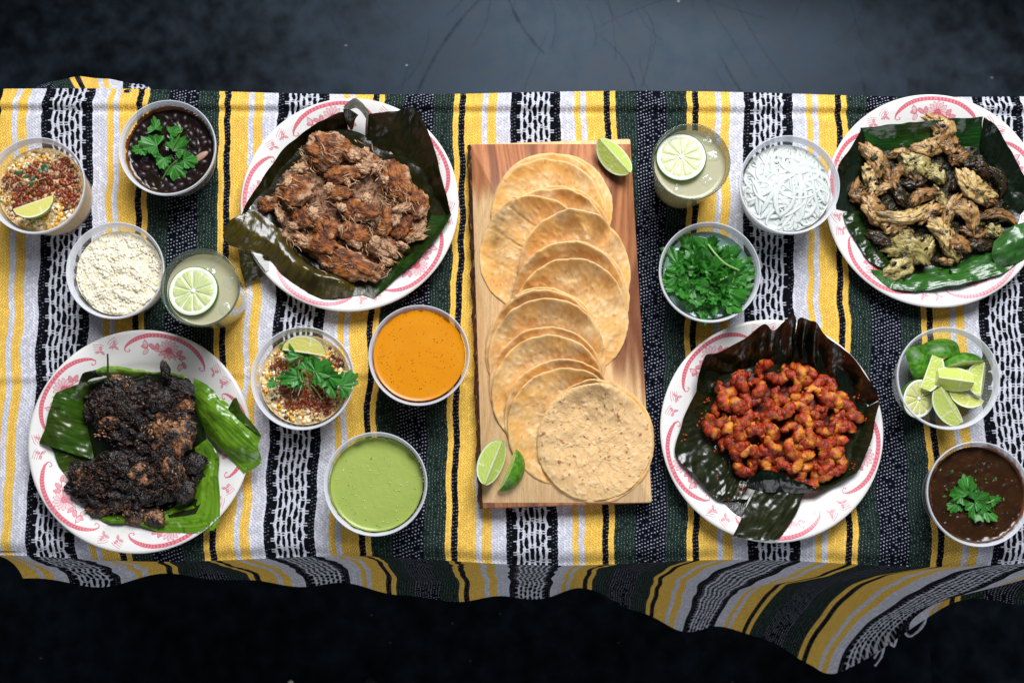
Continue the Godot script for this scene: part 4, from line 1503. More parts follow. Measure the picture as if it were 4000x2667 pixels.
func make_glasses() -> void:
	var all: Array = [
		[m(-347.2,-47.8,96), m(-357,-45.1,86), 20.0, "tumbler of pale lime drink between the crumbled cheese and the pork plate", "pale cloudy lime drink in the tumbler beside the crumbled cheese", "lime wheel floating in the tumbler beside the crumbled cheese", "clear ice cube in the drink beside the cheese, ", [m(-336,-79.8,84), m(-319.2,-56.6,84), m(-322.4,-26.7,84), m(-341,-67.5,84)]],
		[m(202,-191.5,96), m(192.4,-199.1,86), -14.0, "tumbler of pale lime drink between the cutting board and the onion tub", "pale cloudy lime drink in the tumbler beside the cutting board", "lime wheel floating in the tumbler beside the cutting board", "clear ice cube in the drink beside the board, ", [m(223.3,-220.9,84), m(228.5,-201.8,84), m(221.5,-173.6,84), m(190,-164.6,84)]]]
	var where: Array = ["towards the far rim", "in the middle of the far half", "towards the near rim", "beside the lime wheel"]
	for g in all:
		var rim: Vector3 = g[0]
		var base := Vector3(rim.x, TABLE + 0.001, rim.z)
		var o := thing("drinking_glass", g[3], "glass", base, "two glasses of lime drink")
		var R := 0.0445
		var s := Shape.new()
		s.lathe(PackedVector2Array([Vector2(0.0, 0.0), Vector2(0.031, 0.0), Vector2(0.0335, 0.0015), Vector2(0.0345, 0.005), Vector2(0.038, 0.04), Vector2(0.0425, 0.08), Vector2(R - 0.0002, 0.0925)]), 120)
		part("outer_wall", s, mats.glass, o, false)
		var lip := Shape.new()
		lip.lathe(PackedVector2Array([Vector2(R - 0.0002, 0.0925), Vector2(R, 0.0942), Vector2(R - 0.0004, 0.0952), Vector2(R - 0.0013, 0.0956), Vector2(R - 0.0021, 0.095), Vector2(R - 0.0023, 0.0935), Vector2(0.041, 0.083), Vector2(0.0405, 0.0805)]), 120)
		part("lip", lip, mats.glass_lip, o, false)
		var d := Shape.new()
		d.lathe(PackedVector2Array([Vector2(0.0, 0.006), Vector2(0.031, 0.0062), Vector2(0.0335, 0.008), Vector2(0.0365, 0.04), Vector2(0.0399, 0.0795), Vector2(0.0403, 0.0815), Vector2(0.0396, 0.0808), Vector2(0.036, 0.0806), Vector2(0.02, 0.0806), Vector2(0.0, 0.0806)]), 96, lin(232, 229, 194))
		single("lime_drink", d, mats.drink, g[4], "drink", Vector3.ZERO, "drinks in the two glasses").position = base
		var w := thing("lime_slice", g[5], "lime slice", Vector3(g[1].x, TABLE + 0.0805, g[1].z), "lime wheels in the two glasses")
		w.rotation_degrees = Vector3(-5, g[2], 4)
		var skin := Shape.new()
		skin.lathe(PackedVector2Array([Vector2(0.0282, 0.0), Vector2(0.0288, 0.0012), Vector2(0.0288, 0.0042), Vector2(0.0284, 0.0052), Vector2(0.0278, 0.0054)]), 72, lin(64, 122, 30))
		part("rind", skin, mats.rind, w, false)
		cut_round(w, 0.0281, 0.0052, lin(216, 224, 170), lin(188, 204, 122))
		for k in 4:
			var q: Vector3 = g[7][k]
			var ice := thing("ice_cube", g[6] + where[k], "ice cube", Vector3(q.x, TABLE + 0.0765, q.z), "ice in the two glasses")
			ice.rotation_degrees = Vector3(8 * k - 12, 33 * k + g[2] * 2, 11 - 6 * k)
			var cube := Shape.new()
			cube.pod(Vector3.ZERO, Basis.from_scale(Vector3(0.0085, 0.0062, 0.0075)), 24, 14, func(dd: Vector3):
				var e := pow(pow(absf(dd.x), 5.0) + pow(absf(dd.y), 5.0) + pow(absf(dd.z), 5.0), -0.2)
				return e * (1.0 + 0.07 * soft.get_noise_3dv(dd * 1.8 + Vector3(k, g[2], 0))), func(_p, _d, _s): return Color.WHITE)
			part("block", cube, mats.ice, ice, false)


# ---------------------------------------------------------------- banana leaves

# height of a plate's upper face at a distance from its middle
func plate_top(r: float) -> float:
	if r > 0.1285:
		return 0.0
	var k := 0.0064 if r < 0.079 else lerpf(0.0064, 0.0146, (r - 0.079) / 0.017) if r < 0.096 else lerpf(0.0146, 0.0234, (r - 0.096) / 0.0325)
	return TABLE + 0.001 + k


# a leaf piece through rows of points; ribs run along the rows or across them
func leaf_piece(called: String, parent: Node3D, rows: Array, look: Array, ribs := 26, along := false, nu := 0, nv := 0) -> void:
	var nr := rows.size()
	var nc: int = rows[0].size()
	if nu == 0:
		nu = (nc - 1) * 12 + 12
	if nv == 0:
		nv = (nr - 1) * 12 + 4
	var seed_no := float(part_names.size()) * 1.7
	var line := func(row: Array, u: float) -> Vector3:
		var x := u * (row.size() - 1)
		var k := mini(int(x), row.size() - 2)
		return (row[k] as Vector3).cubic_interpolate(row[k + 1], row[maxi(k - 1, 0)], row[mini(k + 2, row.size() - 1)], x - k)
	var s := Shape.new()
	s.sheet(nu, nv, func(u: float, v: float):
		var y := v * (nr - 1)
		var k := mini(int(y), nr - 2)
		var p: Vector3 = (line.call(rows[k], u) as Vector3).cubic_interpolate(line.call(rows[k + 1], u), line.call(rows[maxi(k - 1, 0)], u), line.call(rows[mini(k + 2, nr - 1)], u), y - k)
		var w: float = v if along else u
		var edge := smoothstep(0.0, 0.1, minf(v, 1.0 - v) + 0.02)
		p.y += 0.00016 * sin(w * ribs * TAU + 2.0 * soft.get_noise_2d(u * 2.0, v * 2.0 + seed_no)) * edge + 0.0036 * fine.get_noise_3d(p.x * 34.0 + seed_no, p.y * 20.0, p.z * 34.0)
		p.x += 0.0009 * soft.get_noise_2d(p.z * 34.0, seed_no)
		p.z += 0.0009 * soft.get_noise_2d(p.x * 34.0, seed_no + 7.0)
		p.y = maxf(p.y, plate_top(Vector2(p.x - parent.position.x, p.z - parent.position.z).length()) + 0.0012 + 0.0006 * v)
		return p, func(p: Vector3, u: float, v: float):
		var w: float = v if along else u
		var l: float = u if along else v
		var rib := 0.5 + 0.5 * soft.get_noise_2d(w * ribs * 2.3 + seed_no, l * 1.6)
		var big := clampf(0.5 + 0.9 * fine.get_noise_2d(p.x * 22.0 + seed_no, p.z * 22.0), 0.0, 1.0)
		var c: Color = (look[0] as Color).lerp(look[1], rib)
		c = c.lerp(look[2], big * (look[3] as float))
		var stain := smoothstep(0.42, 0.6, fine.get_noise_2d(p.x * 70.0, p.z * 70.0 + seed_no))
		return c.lerp(lin(24, 22, 12), stain * 0.55))
	part(called, s, mats.leaf, parent)


# a panel that rises from an inner line on the plate to a free outer edge
func leaf_wall(called: String, parent: Node3D, outer: Array, inner: Array, look: Array, ribs := 26, sag := 5.0, along := false, pleat := 0.0) -> void:
	var mid: Array = []
	for k in outer.size():
		mid.append((outer[k] as Vector3).lerp(inner[k], 0.45) - Vector3(0, (sag + (pleat if k % 2 else -pleat)) * 0.001, 0))
	leaf_piece(called, parent, [outer, mid, inner], look, ribs, along)


# ---------------------------------------------------------------- meat

var said := {}


# "at half past two on the rim": where a piece lies in its dish, twelve o'clock being the far side
func spot(c: Vector3, p: Vector3, R: float) -> String:
	var d := Vector2(p.x - c.x, p.z - c.z)
	var f := d.length() / R
	if f < 0.16:
		return "in the very middle"
	var hours: Array = ["twelve", "one", "two", "three", "four", "five", "six", "seven", "eight", "nine", "ten", "eleven"]
	var t := fposmod(atan2(d.x, -d.y), TAU) / TAU * 48.0
	var k := int(round(t)) % 48
	var when: String = ["at %s o'clock", "at quarter past %s", "at half past %s", "at quarter to %s"][k % 4] % hours[(k / 4 + (1 if k % 4 == 3 else 0)) % 12]
	return when + (" close in" if f < 0.42 else " midway out" if f < 0.64 else " farther out" if f < 0.78 else " near the edge" if f < 0.9 else " at the edge")


func once(label: String) -> String:
	said[label] = said.get(label, 0) + 1
	if said[label] > 1:
		print("twice: ", label)
	return label


# an irregular piece: length, width, height in mm, turned about the upright and tipped; grain stretches along its length
func morsel(p: Vector3, size: Vector3, turn: float, tip: float, seed_no: float, amp: float, knobs: float, tint: Callable, nu := 56, nv := 32, bend := 0.0, twist := 0.0, crag := 0.2, groove := 0.5, flat := 0.0) -> Shape:
	var s := Shape.new()
	var turned := Basis(Vector3.UP, -deg_to_rad(turn)) * Basis(Vector3.BACK, deg_to_rad(tip)) * Basis(Vector3.RIGHT, deg_to_rad(twist))
	var off := Vector3(seed_no * 3.1, seed_no * 1.7, -seed_no * 2.3)
	s.pod(p, turned * Basis.from_scale(size * 0.0005), nu, nv, func(d: Vector3):
		var a := fine.get_noise_3dv(d * 1.35 + off)
		var b := ridge.get_noise_3d(d.x * 1.4 + off.x, d.y * knobs + off.y, d.z * knobs)
		var e := soft.get_noise_3d(d.x * 7.0 + off.z, d.y * 13.0, d.z * 13.0)
		return (1.0 - flat * smoothstep(0.3, 1.0, d.y)) * (1.0 + amp * (1.1 * a + groove * b + crag * e + crag * 0.5 * fine.get_noise_3dv(d * 4.2 - off))), tint)
	if bend != 0.0:
		var ax := turned.x.normalized()
		var pz := turned.z.normalized()
		for i in s.v.size():
			var x := (s.v[i] - p).dot(ax) / (size.x * 0.0005)
			s.v[i] += pz * bend * 0.001 * (x * x - 0.3)
	return s


func shreds(called: String, o: Node3D, places: Array, count: int, cols: Array, long: float, thick: float, seed_no: int) -> void:
	var r := RandomNumberGenerator.new()
	r.seed = seed_no
	var s := Shape.new()
	for n in count:
		var q: Array = places[r.randi() % places.size()]
		var c: Vector3 = q[0]
		var reach: float = q[1] * 0.001
		var a := r.randf() * TAU
		var d := sqrt(r.randf()) * reach
		var p := c + Vector3(cos(a) * d, (r.randf_range(-0.002, 0.0025)) - 0.006 * d / reach * d / reach, sin(a) * d)
		var ang: float = deg_to_rad(q[2]) + r.randf_range(-0.8, 0.8)
		var half := long * r.randf_range(0.3, 1.0) * 0.0005
		var curl := r.randf_range(-0.5, 0.5)
		var path := PackedVector3Array()
		var rad := PackedFloat32Array()
		for k in 7:
			var f := (k / 6.0 - 0.5) * 2.0
			path.append(p + Vector3(cos(ang + curl * f) * half * f, 0.0014 * (1.0 - f * f) * r.randf_range(0.4, 1.4), sin(ang + curl * f) * half * f))
			rad.append(thick * 0.001 * (1.0 - 0.6 * absf(f)) * (0.6 + 0.5 * fposmod(n * 0.618, 1.0)))
		var col: Color = cols[r.randi() % cols.size()]
		s.tube(path, rad, 5, PackedColorArray([col, col * 0.9]), 0.7)
	part(called, s, mats.meat, o, true, true)


func make_carnitas() -> void:
	var o := thing("banana_leaf", "dark olive-brown banana leaf folded open around the browned shredded pork", "banana leaf", m(-192.2,-162.9,6), "banana leaves on the plates")
	var dark: Array = [lin(15, 17, 8), lin(34, 34, 14), lin(40, 42, 14), 0.35]
	var olive: Array = [lin(48, 42, 12), lin(92, 80, 24), lin(30, 22, 8), 0.6]
	var green: Array = [lin(22, 46, 14), lin(44, 76, 24), lin(30, 34, 16), 0.5]
	leaf_piece("leaf_bed", o, [
		[m(-260.3,-233.1,19), m(-198.3,-251.8,18), m(-139.1,-226.3,17), m(-88.8,-196.2,20)],
		[m(-298.2,-180.1,19), m(-225,-180.8,9), m(-153.5,-171.6,9), m(-85,-151.3,18)],
		[m(-276.7,-125.3,13), m(-223.9,-117.1,9), m(-170.5,-111.6,9), m(-102.7,-112.6,13)],
		[m(-233.1,-87,15), m(-204.8,-71.3,13), m(-176.4,-62.3,13), m(-143.3,-89.4,12)]], dark, 30)
	leaf_wall("far_panel", o, [m(-168.2,-263.4,46), m(-142,-263.8,50), m(-117.6,-266.2,60), m(-108.1,-259.7,58), m(-94.4,-229.7,50), m(-80.5,-183.3,42), m(-70.7,-146.1,31)],
		[m(-174.4,-236.3,14), m(-162.8,-227.7,12), m(-143,-214.8,12), m(-130.4,-205.7,12), m(-117.8,-194.7,12), m(-103.3,-174.6,12), m(-95.1,-146.3,12)], dark, 34, 6.0)
	leaf_wall("side_panel", o, [m(-318.6,-145.5,26), m(-301.4,-177.3,30), m(-271.7,-219.7,34), m(-236.4,-248.5,38), m(-208.2,-264.3,40), m(-195.9,-265.7,42)],
		[m(-290,-156.3,12), m(-278.1,-180,12), m(-250.3,-216.7,12), m(-229.2,-235.1,12), m(-207.9,-248,12), m(-195.3,-251.4,13)], dark, 30, 4.0)
	var grey: Array = [lin(96, 96, 86), lin(140, 138, 124), lin(60, 56, 40), 0.4]
	leaf_piece("folded_tip", o, [[m(-197.6,-270.1,46), m(-184.8,-278.4,53), m(-176.2,-274.9,51), m(-167.1,-263.5,48)], [m(-195.3,-265.8,44), m(-183.6,-268.9,47), m(-176.6,-264.1,46), m(-170.3,-255.6,43)]], grey, 10, true)
	leaf_piece("tip_underside", o, [[m(-197.5,-269.4,44), m(-189,-267.4,46), m(-179.8,-261.3,44)], [m(-196.4,-261.3,38), m(-190.7,-258.6,38), m(-184.5,-257.6,38)], [m(-195.5,-255.5,30), m(-191.5,-250,24), m(-189,-250.9,24)]], dark, 8)
	leaf_piece("torn_strip", o, [[m(-171.5,-257.6,44), m(-168.6,-260.7,46)], [m(-172.9,-250,30), m(-170,-249.4,32)], [m(-174.2,-242.6,18), m(-171.7,-242.6,18)]], grey, 4)
	leaf_piece("near_flap", o, [
		[m(-339,-127.6,29), m(-333.7,-111.6,25), m(-318.3,-106.4,24), m(-286.4,-96,24), m(-264.8,-73.2,24), m(-231.1,-51.9,24), m(-208.3,-45.3,23), m(-187.7,-49,20)],
		[m(-328.1,-137.8,36), m(-314.2,-123.4,34), m(-299.5,-118.5,32), m(-276.9,-110.9,30), m(-251.7,-87.5,31), m(-224.2,-72.9,38), m(-202,-65.7,34), m(-184.7,-55.9,24)],
		[m(-315.6,-145.4,34), m(-306.4,-148.4,32), m(-296.6,-149,28), m(-275.3,-131.4,22), m(-254.2,-105.3,18), m(-235.8,-85.7,20), m(-207.5,-77.5,20), m(-181.5,-68.9,16)]], olive, 40)
	leaf_piece("hanging_flap", o, [[m(-320.8,-106.3,22), m(-302.7,-100,22), m(-284,-96.2,23)], [m(-319,-86.8,16), m(-301.4,-88.3,18), m(-283.8,-87.9,20)], [m(-315.5,-67.1,8), m(-299.9,-73.2,10), m(-283.8,-79.9,15)]], [lin(24, 28, 10), lin(52, 50, 16), lin(30, 24, 10), 0.5], 9, true)
	leaf_wall("near_panel", o, [m(-160.6,-47.1,24), m(-133.3,-73.7,24), m(-107,-97.4,26), m(-80.7,-129,29), m(-70.6,-145.6,31)],
		[m(-176.4,-62.3,13), m(-152.1,-84,12), m(-125.8,-107.4,12), m(-102.9,-132.7,12), m(-95,-148.5,13)], green, 26, 2.0)
	leaf_piece("near_tip", o, [[m(-189.5,-50.4,20), m(-173.7,-51.8,20), m(-160.7,-46.7,23)], [m(-188.6,-69.1,15), m(-176.3,-65.7,14), m(-165.8,-64.1,13)]], grey, 8)
	var crust := lin(112, 54, 21)
	var gold := lin(168, 102, 46)
	var deep := lin(84, 46, 24)
	var pale := lin(216, 178, 142)
	# the heap that the chunks lie on
	var bed := thing("shredded_pork", "loose pale brown pulled pork filling the gaps between the browned chunks", "pulled pork", m(-192,-162.4,8))
	var hs := Shape.new()
	hs.sheet(130, 110, func(u: float, v: float):
		var d := Vector2(u - 0.5, v - 0.5) * 2.0
		var e := d.length()
		var q := d * (1.0 if e < 1.0 else 1.0 / e)
		e = minf(e, 1.0)
		var p := m(-196.2,-162.5,9) + Vector3(q.x * 0.092 + q.y * 0.012, 0, q.y * 0.077)
		var n := fine.get_noise_2d(p.x * 60.0, p.z * 60.0)
		p.y += 0.014 * sqrt(maxf(0.0, 1.0 - e * e * 0.98)) + 0.005 * n + 0.004 * ridge.get_noise_2d(p.x * 160.0, p.z * 160.0) * (1.0 - e)
		return p, func(p: Vector3, _u, _v): return deep.lerp(pale, clampf(0.2 + 0.9 * ridge.get_noise_2d(p.x * 160.0, p.z * 160.0), 0, 1) * 0.8).lerp(crust, 0.3))
	part("loose_meat", hs, mats.meat, bed)
	var chunks: Array = [
		[m(-215.9,-224.6,36), 118, 88, 26, 12, "large browned pork chunk at the far end of the pile, below the folded leaf tip"],
		[m(-222.4,-209.4,32), 84, 52, 20, 25, "rough pork chunk lying against the near side of the farthest chunk"],
		[m(-253.4,-175,32), 92, 100, 24, 48, "wide shaggy pork chunk at the pile's bark-brown side wall of leaf"],
		[m(-287.9,-159.8,24), 44, 56, 18, 75, "small dark reddish pork tip sticking out over the near flap of leaf"],
		[m(-133.7,-185.4,34), 110, 74, 24, 70, "tall pork chunk with crisp reddish crust under the dark far leaf panel"],
		[m(-112.6,-159.3,30), 88, 70, 22, 62, "crisp-edged pork chunk beside the green leaf edge"],
		[m(-126.7,-135.1,26), 96, 50, 20, 118, "long pork chunk sloping towards the near leaf panel"],
		[m(-198.9,-192.6,34), 104, 50, 18, -10, "flat golden pork piece in the middle of the far half"],
		[m(-200,-169.6,36), 72, 42, 18, 8, "smooth dark red pork nugget in the middle of the pile"],
		[m(-180.4,-150.7,36), 128, 58, 20, 12, "wide golden-brown pork slab in the middle of the pile"],
		[m(-145.6,-139.1,32), 48, 92, 18, 16, "narrow upright pork flake beside the wide golden slab"],
		[m(-185.7,-123,32), 90, 62, 20, 22, "golden pork chunk with frayed near end"],
		[m(-244.9,-144,26), 66, 60, 20, 32, "ragged orange-brown pork chunk above the near flap"],
		[m(-218,-131,28), 88, 62, 20, 38, "brown pork chunk between the ragged one and the frayed one"],
		[m(-222.8,-110.4,28), 92, 54, 22, 14, "rounded pork chunk at the near side above the long sausage-like one"],
		[m(-192.9,-88.5,26), 196, 78, 28, 22, "long dark brown pork chunk lying along the pile's near edge"],
		[m(-168.1,-208.7,28), 96, 50, 18, 20, "pale folded pork piece under the far leaf wall"],
		[m(-112.9,-128.7,22), 90, 40, 12, -52, "pale flat pork slice resting on the green leaf edge"],
		[m(-151.2,-108.6,24), 88, 60, 18, 12, "pale shaggy pork clump near the near leaf panel"],
		[m(-259.5,-123.8,20), 50, 44, 16, 30, "small pale pork clump on the near flap's edge"]]
	for k in chunks.size():
		var c: Array = chunks[k]
		var light := k >= 16
		var sh := morsel(c[0], Vector3(c[1] * 0.385, c[3] * 0.95, c[2] * 0.4), c[4], rng.randf_range(-9, 9), k * 1.37 + 2.0, 0.3, 2.6, func(p: Vector3, d: Vector3, s: float):
			var n1 := fine.get_noise_3dv(p * 95.0)
			var n2 := ridge.get_noise_3dv(p * 210.0)
			var n3 := soft.get_noise_3dv(p * 420.0)
			var col := crust.lerp(gold, clampf(0.45 + 1.1 * n1, 0, 1)).lerp(deep, clampf(0.3 - n1 * 1.8 + 0.5 * n3, 0, 1))
			var torn := clampf((0.95 if light else 0.56) + 0.75 * soft.get_noise_3dv(p * 62.0) + 0.3 * n2 - (0.3 if light else 0.85) * d.y, 0, 1)
			return col.lerp(pale.lerp(lin(150, 108, 78), 0.5 + 0.5 * n3), smoothstep(0.46, 0.78, torn) * 0.95), 96, 56, 0.0, 0.0, 0.26, 0.4, 0.4)
		single("pork_chunk", sh, mats.meat, c[5], "pork chunk", c[0] - Vector3(0, 0.008, 0), "chunks of pulled pork")
	var r2 := RandomNumberGenerator.new()
	r2.seed = 313
	# small pale clumps torn from the chunks, in the gaps
	for q in [m(-186.9,-216.1,34), m(-173.1,-220.3,32), m(-160.5,-200.3,32), m(-193.2,-184.8,36), m(-231.4,-145.8,34), m(-147.5,-184.8,36), m(-135,-144,34), m(-180.3,-110.5,32), m(-159.3,-112.3,32), m(-140.3,-102.4,28), m(-128.2,-109.9,26), m(-256.3,-132.4,30), m(-246.1,-115.3,26), m(-261.8,-184.8,36), m(-249.8,-199.3,36), m(-197.5,-151.6,40), m(-213.6,-174.8,40), m(-169.6,-162.3,40), m(-145.6,-90.3,26), m(-175.9,-199.3,36), m(-127.7,-152,38), m(-273.2,-147.7,26), m(-110.9,-121.1,24), m(-152.7,-83.5,24)]:
		var sh := morsel(q, Vector3(r2.randf_range(10, 22), r2.randf_range(5, 9), r2.randf_range(6, 12)), r2.randf() * 360.0, r2.randf_range(-20, 20), r2.randf() * 90.0, 0.45, 2.4, func(p: Vector3, _d, _s):
			var n := soft.get_noise_3dv(p * 300.0)
			return pale.lerp(lin(172, 122, 82), clampf(0.3 + 0.8 * n, 0, 1)).lerp(crust, clampf(fine.get_noise_3dv(p * 80.0) * 1.6 - 0.1, 0, 1)), 40, 22, 0.0, 0.0, 0.6, 0.5)
		part("clump", sh, mats.meat, bed)
	var spots: Array = [[m(-231.4,-145.8,34), 16, 20], [m(-179.7,-217.4,36), 18, 30], [m(-165.3,-199.3,36), 14, -20], [m(-252.9,-120.3,28), 16, 60], [m(-146.9,-105.1,32), 20, 20], [m(-174.9,-110.3,33), 14, 70], [m(-112.3,-128.8,30), 14, -45], [m(-244.4,-195.7,36), 14, 50], [m(-239.5,-215.6,36), 12, 60], [m(-157.4,-131,36), 14, 40], [m(-194.5,-182,40), 16, 0], [m(-216.8,-158.7,40), 16, 20], [m(-141.7,-165.9,40), 14, 50], [m(-185,-137.3,40), 18, 80], [m(-210.1,-221.8,46), 18, 30], [m(-202.1,-86.6,36), 22, 30], [m(-153.8,-80.6,30), 10, -40], [m(-124,-165.4,42), 18, 60], [m(-260.4,-169,42), 18, 40]]
	shreds("meat_shreds", bed, spots, 520, [lin(222, 188, 152), lin(204, 166, 128), lin(178, 126, 82), lin(190, 140, 98), lin(150, 92, 48)], 14.0, 0.6, 5)


func make_barbacoa() -> void:
	var o := thing("banana_leaf", "bright green banana leaf wrapped loosely around the blackened meat", "banana leaf", m(-428.7,117,6), "banana leaves on the plates")
	var fresh: Array = [lin(62, 108, 16), lin(124, 166, 42), lin(38, 70, 14), 0.35]
	var deepg: Array = [lin(26, 52, 12), lin(62, 100, 24), lin(60, 52, 16), 0.45]
	var pale: Array = [lin(110, 150, 44), lin(150, 180, 76), lin(80, 118, 30), 0.4]
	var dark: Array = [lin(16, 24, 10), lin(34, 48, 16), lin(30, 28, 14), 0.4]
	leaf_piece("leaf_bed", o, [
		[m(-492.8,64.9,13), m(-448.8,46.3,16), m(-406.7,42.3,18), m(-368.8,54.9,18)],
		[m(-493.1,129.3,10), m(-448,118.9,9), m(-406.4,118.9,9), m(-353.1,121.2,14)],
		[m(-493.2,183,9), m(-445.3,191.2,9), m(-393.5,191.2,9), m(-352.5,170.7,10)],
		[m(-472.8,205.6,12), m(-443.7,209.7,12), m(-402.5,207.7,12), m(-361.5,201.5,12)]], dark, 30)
	leaf_wall("broad_side_panel", o, [m(-543,121.2,25), m(-536.9,105.8,31), m(-530.6,85.4,34), m(-525.6,66.8,33), m(-517.6,61,33), m(-499.4,53.3,33), m(-483.3,50.1,32), m(-468.1,45.4,31)],
		[m(-484,139.7,11), m(-488.8,117,12), m(-493.9,96.2,12), m(-494.6,79.5,12), m(-490.7,71.1,12), m(-484.8,62.7,12), m(-476.4,56.5,13), m(-468,51.4,14)], deepg, 24, -5.0)
	leaf_wall("far_strip", o, [m(-479.3,37,30), m(-465.4,32.6,32), m(-438.4,35.5,32), m(-414,39.1,30), m(-392.8,39.7,28), m(-375.5,44.3,26)],
		[m(-479.9,42.2,24), m(-462.9,43.9,25), m(-440.1,44.4,25), m(-422,43.3,23), m(-397.7,45.7,20), m(-373.4,54.7,16)], pale, 5, -2.0, true)
	leaf_piece("far_corner", o, [[m(-500.6,53,24), m(-496.6,41.2,27), m(-478.6,36.5,29)], [m(-495.1,55.1,20), m(-488.6,47,22), m(-474.2,44.4,22)]], dark, 8)
	leaf_wall("near_side_panel", o, [m(-543,121.2,25), m(-530.8,126.2,22), m(-520.9,146.2,18), m(-511.2,161.5,14), m(-492.5,185.1,11)],
		[m(-515,124.7,20), m(-499.5,129.6,16), m(-491.9,141.8,12), m(-483.5,160.4,10), m(-474.4,181,10)], deepg, 16, 1.0)
	leaf_piece("rolled_end", o, [
		[m(-368,46.1,24), m(-351.5,54,30), m(-329.5,73,34), m(-304.6,94.5,32), m(-288.2,112.9,26)],
		[m(-369,59.8,25), m(-351.2,73.2,36), m(-330.4,90.2,42), m(-307.4,108.6,42), m(-289,128.5,34)],
		[m(-368.2,71.8,20), m(-354.8,89.1,29), m(-338.5,108.1,35), m(-317.5,128.6,35), m(-287.4,144.1,27)],
		[m(-365.1,88.1,16), m(-354,107.2,21), m(-342.9,118.7,23), m(-328.4,134.1,23), m(-307.2,155,21)]], fresh, 12, true)
	leaf_piece("curled_edge", o, [[m(-324.3,81.6,38), m(-315.2,69.8,44), m(-307.8,84.1,43), m(-297.2,98.1,38)], [m(-320.9,91.9,38), m(-306.6,98.3,42), m(-294.9,108.3,38), m(-286.8,113.2,31)]], deepg, 6, true)
	leaf_wall("near_flap", o, [m(-352.3,116.3,18), m(-338,133.9,19), m(-336.9,156.5,19), m(-334.7,181.2,20), m(-333.4,205.7,21), m(-340.3,220.9,21)],
		[m(-366.5,125.4,14), m(-363.2,146,12), m(-368.8,164.6,12), m(-376.6,181,12), m(-386.6,191.3,12), m(-400.5,199.5,13)], fresh, 22, -1.0, true)
	leaf_wall("near_edge", o, [m(-472.9,208.1,16), m(-457.5,212.2,21), m(-440.8,211.8,22), m(-424.3,214.2,22), m(-404.1,221.5,20), m(-371.2,223.1,20), m(-340.6,221.1,20)],
		[m(-472.9,201.5,12), m(-455.6,201.5,15), m(-440.8,203.6,16), m(-424.8,203.6,14), m(-402.3,198.5,14), m(-382.1,195.4,13), m(-365.4,191.3,14)], fresh, 14, -3.0, true)
	stalk(o, [m(-465.4,19,36), m(-465,33.7,34), m(-465.7,45.9,32), m(-468.3,52.1,31), m(-455.2,53.7,29), m(-440.8,51,29), m(-420.5,43.3,27)], 0.0011, lin(44, 62, 24))
	var black := lin(16, 13, 13)
	var soot := lin(44, 33, 29)
	var brown := lin(92, 52, 30)
	var fat := lin(206, 160, 120)
	var amber := lin(150, 82, 32)
	var all: Array = [
		[m(-429.9,86.8,26), 600, 370, 30, 12, 0.0, "large far slab of black-crusted meat on the bright green leaf"],
		[m(-434.3,162.9,26), 690, 330, 30, -6, 0.0, "large near slab of black-crusted meat, wider than the far one"],
		[m(-390,108,34), 250, 240, 20, 40, 0.62, "pale torn fatty patch on the far black slab beside the rolled leaf end"],
		[m(-460.6,98.9,36), 112, 66, 14, 4, 0.9, "amber nugget standing out of the far black slab"],
		[m(-420,158.2,38), 150, 110, 16, 20, 0.85, "orange fatty lump in the middle of the near black slab"],
		[m(-482.6,166.2,32), 130, 95, 18, 10, 0.75, "amber-brown lump at the near slab's tapered end"],
		[m(-431.4,201.6,24), 120, 95, 18, 10, 0.8, "orange-brown piece at the near leaf edge, beside a reddish one"],
		[m(-409.8,205.7,24), 130, 95, 18, 25, 0.55, "reddish brown piece lying last along the near leaf edge"],
		[m(-472.3,193.4,22), 150, 110, 20, -15, 0.25, "dark fibrous meat piece below the near slab's tapered end"],
		[m(-386,154.1,36), 170, 110, 16, 60, 0.6, "shredded pale meat on the near slab's thick end"],
		[m(-376.6,173.2,30), 150, 130, 20, 70, 0.15, "dark lump at the near slab's thick end above the green flap"],
		[m(-440.3,56.1,30), 80, 62, 14, 0, 0.95, "small pale nugget at the far edge of the black meat"],
		[m(-377,81.1,32), 130, 70, 14, -25, 0.8, "pale fat strip beside the rolled leaf end"],
		[m(-422.1,128.5,34), 75, 60, 14, 0, 0.3, "small dark knob in the gap between the two black slabs"],
		[m(-398.1,37.5,40), 46, 100, 14, -18, 0.35, "twisted brown meat scrap sticking out past the far leaf strip"],
		[m(-455.7,47.6,28), 110, 50, 12, 5, 0.3, "dark meat scrap tucked under the leaf fibre"],
		[m(-383.4,57.8,26), 200, 110, 16, 20, 0.05, "dark meat at the far slab's shaded corner by the leaf"],
		[m(-471.9,77,32), 150, 120, 22, 60, 0.12, "black craggy lump at the far slab's outer corner, beside the broad leaf panel"],
		[m(-404.6,73.4,38), 170, 110, 20, -20, 0.1, "black craggy lump across the middle of the far slab"],
		[m(-441.2,81.6,38), 150, 100, 18, 30, 0.15, "brownish black lump on the far slab between the pale nugget and the amber one"],
		[m(-452.3,142.8,34), 190, 120, 22, 10, 0.1, "black craggy ridge at the far side of the near slab"],
		[m(-399.3,136.7,34), 160, 110, 20, -30, 0.14, "black lump where the two slabs meet, towards the rolled leaf end"],
		[m(-363.2,144.7,30), 110, 120, 20, 70, 0.1, "black rounded end of the near slab beside the green flap"],
		[m(-451.9,183.4,30), 170, 110, 18, 12, 0.2, "dark ragged lump along the near slab's near edge"],
		[m(-498.2,150.8,30), 90, 90, 18, 20, 0.3, "small brown-tipped lump at the near slab's far corner by the broad leaf"]]
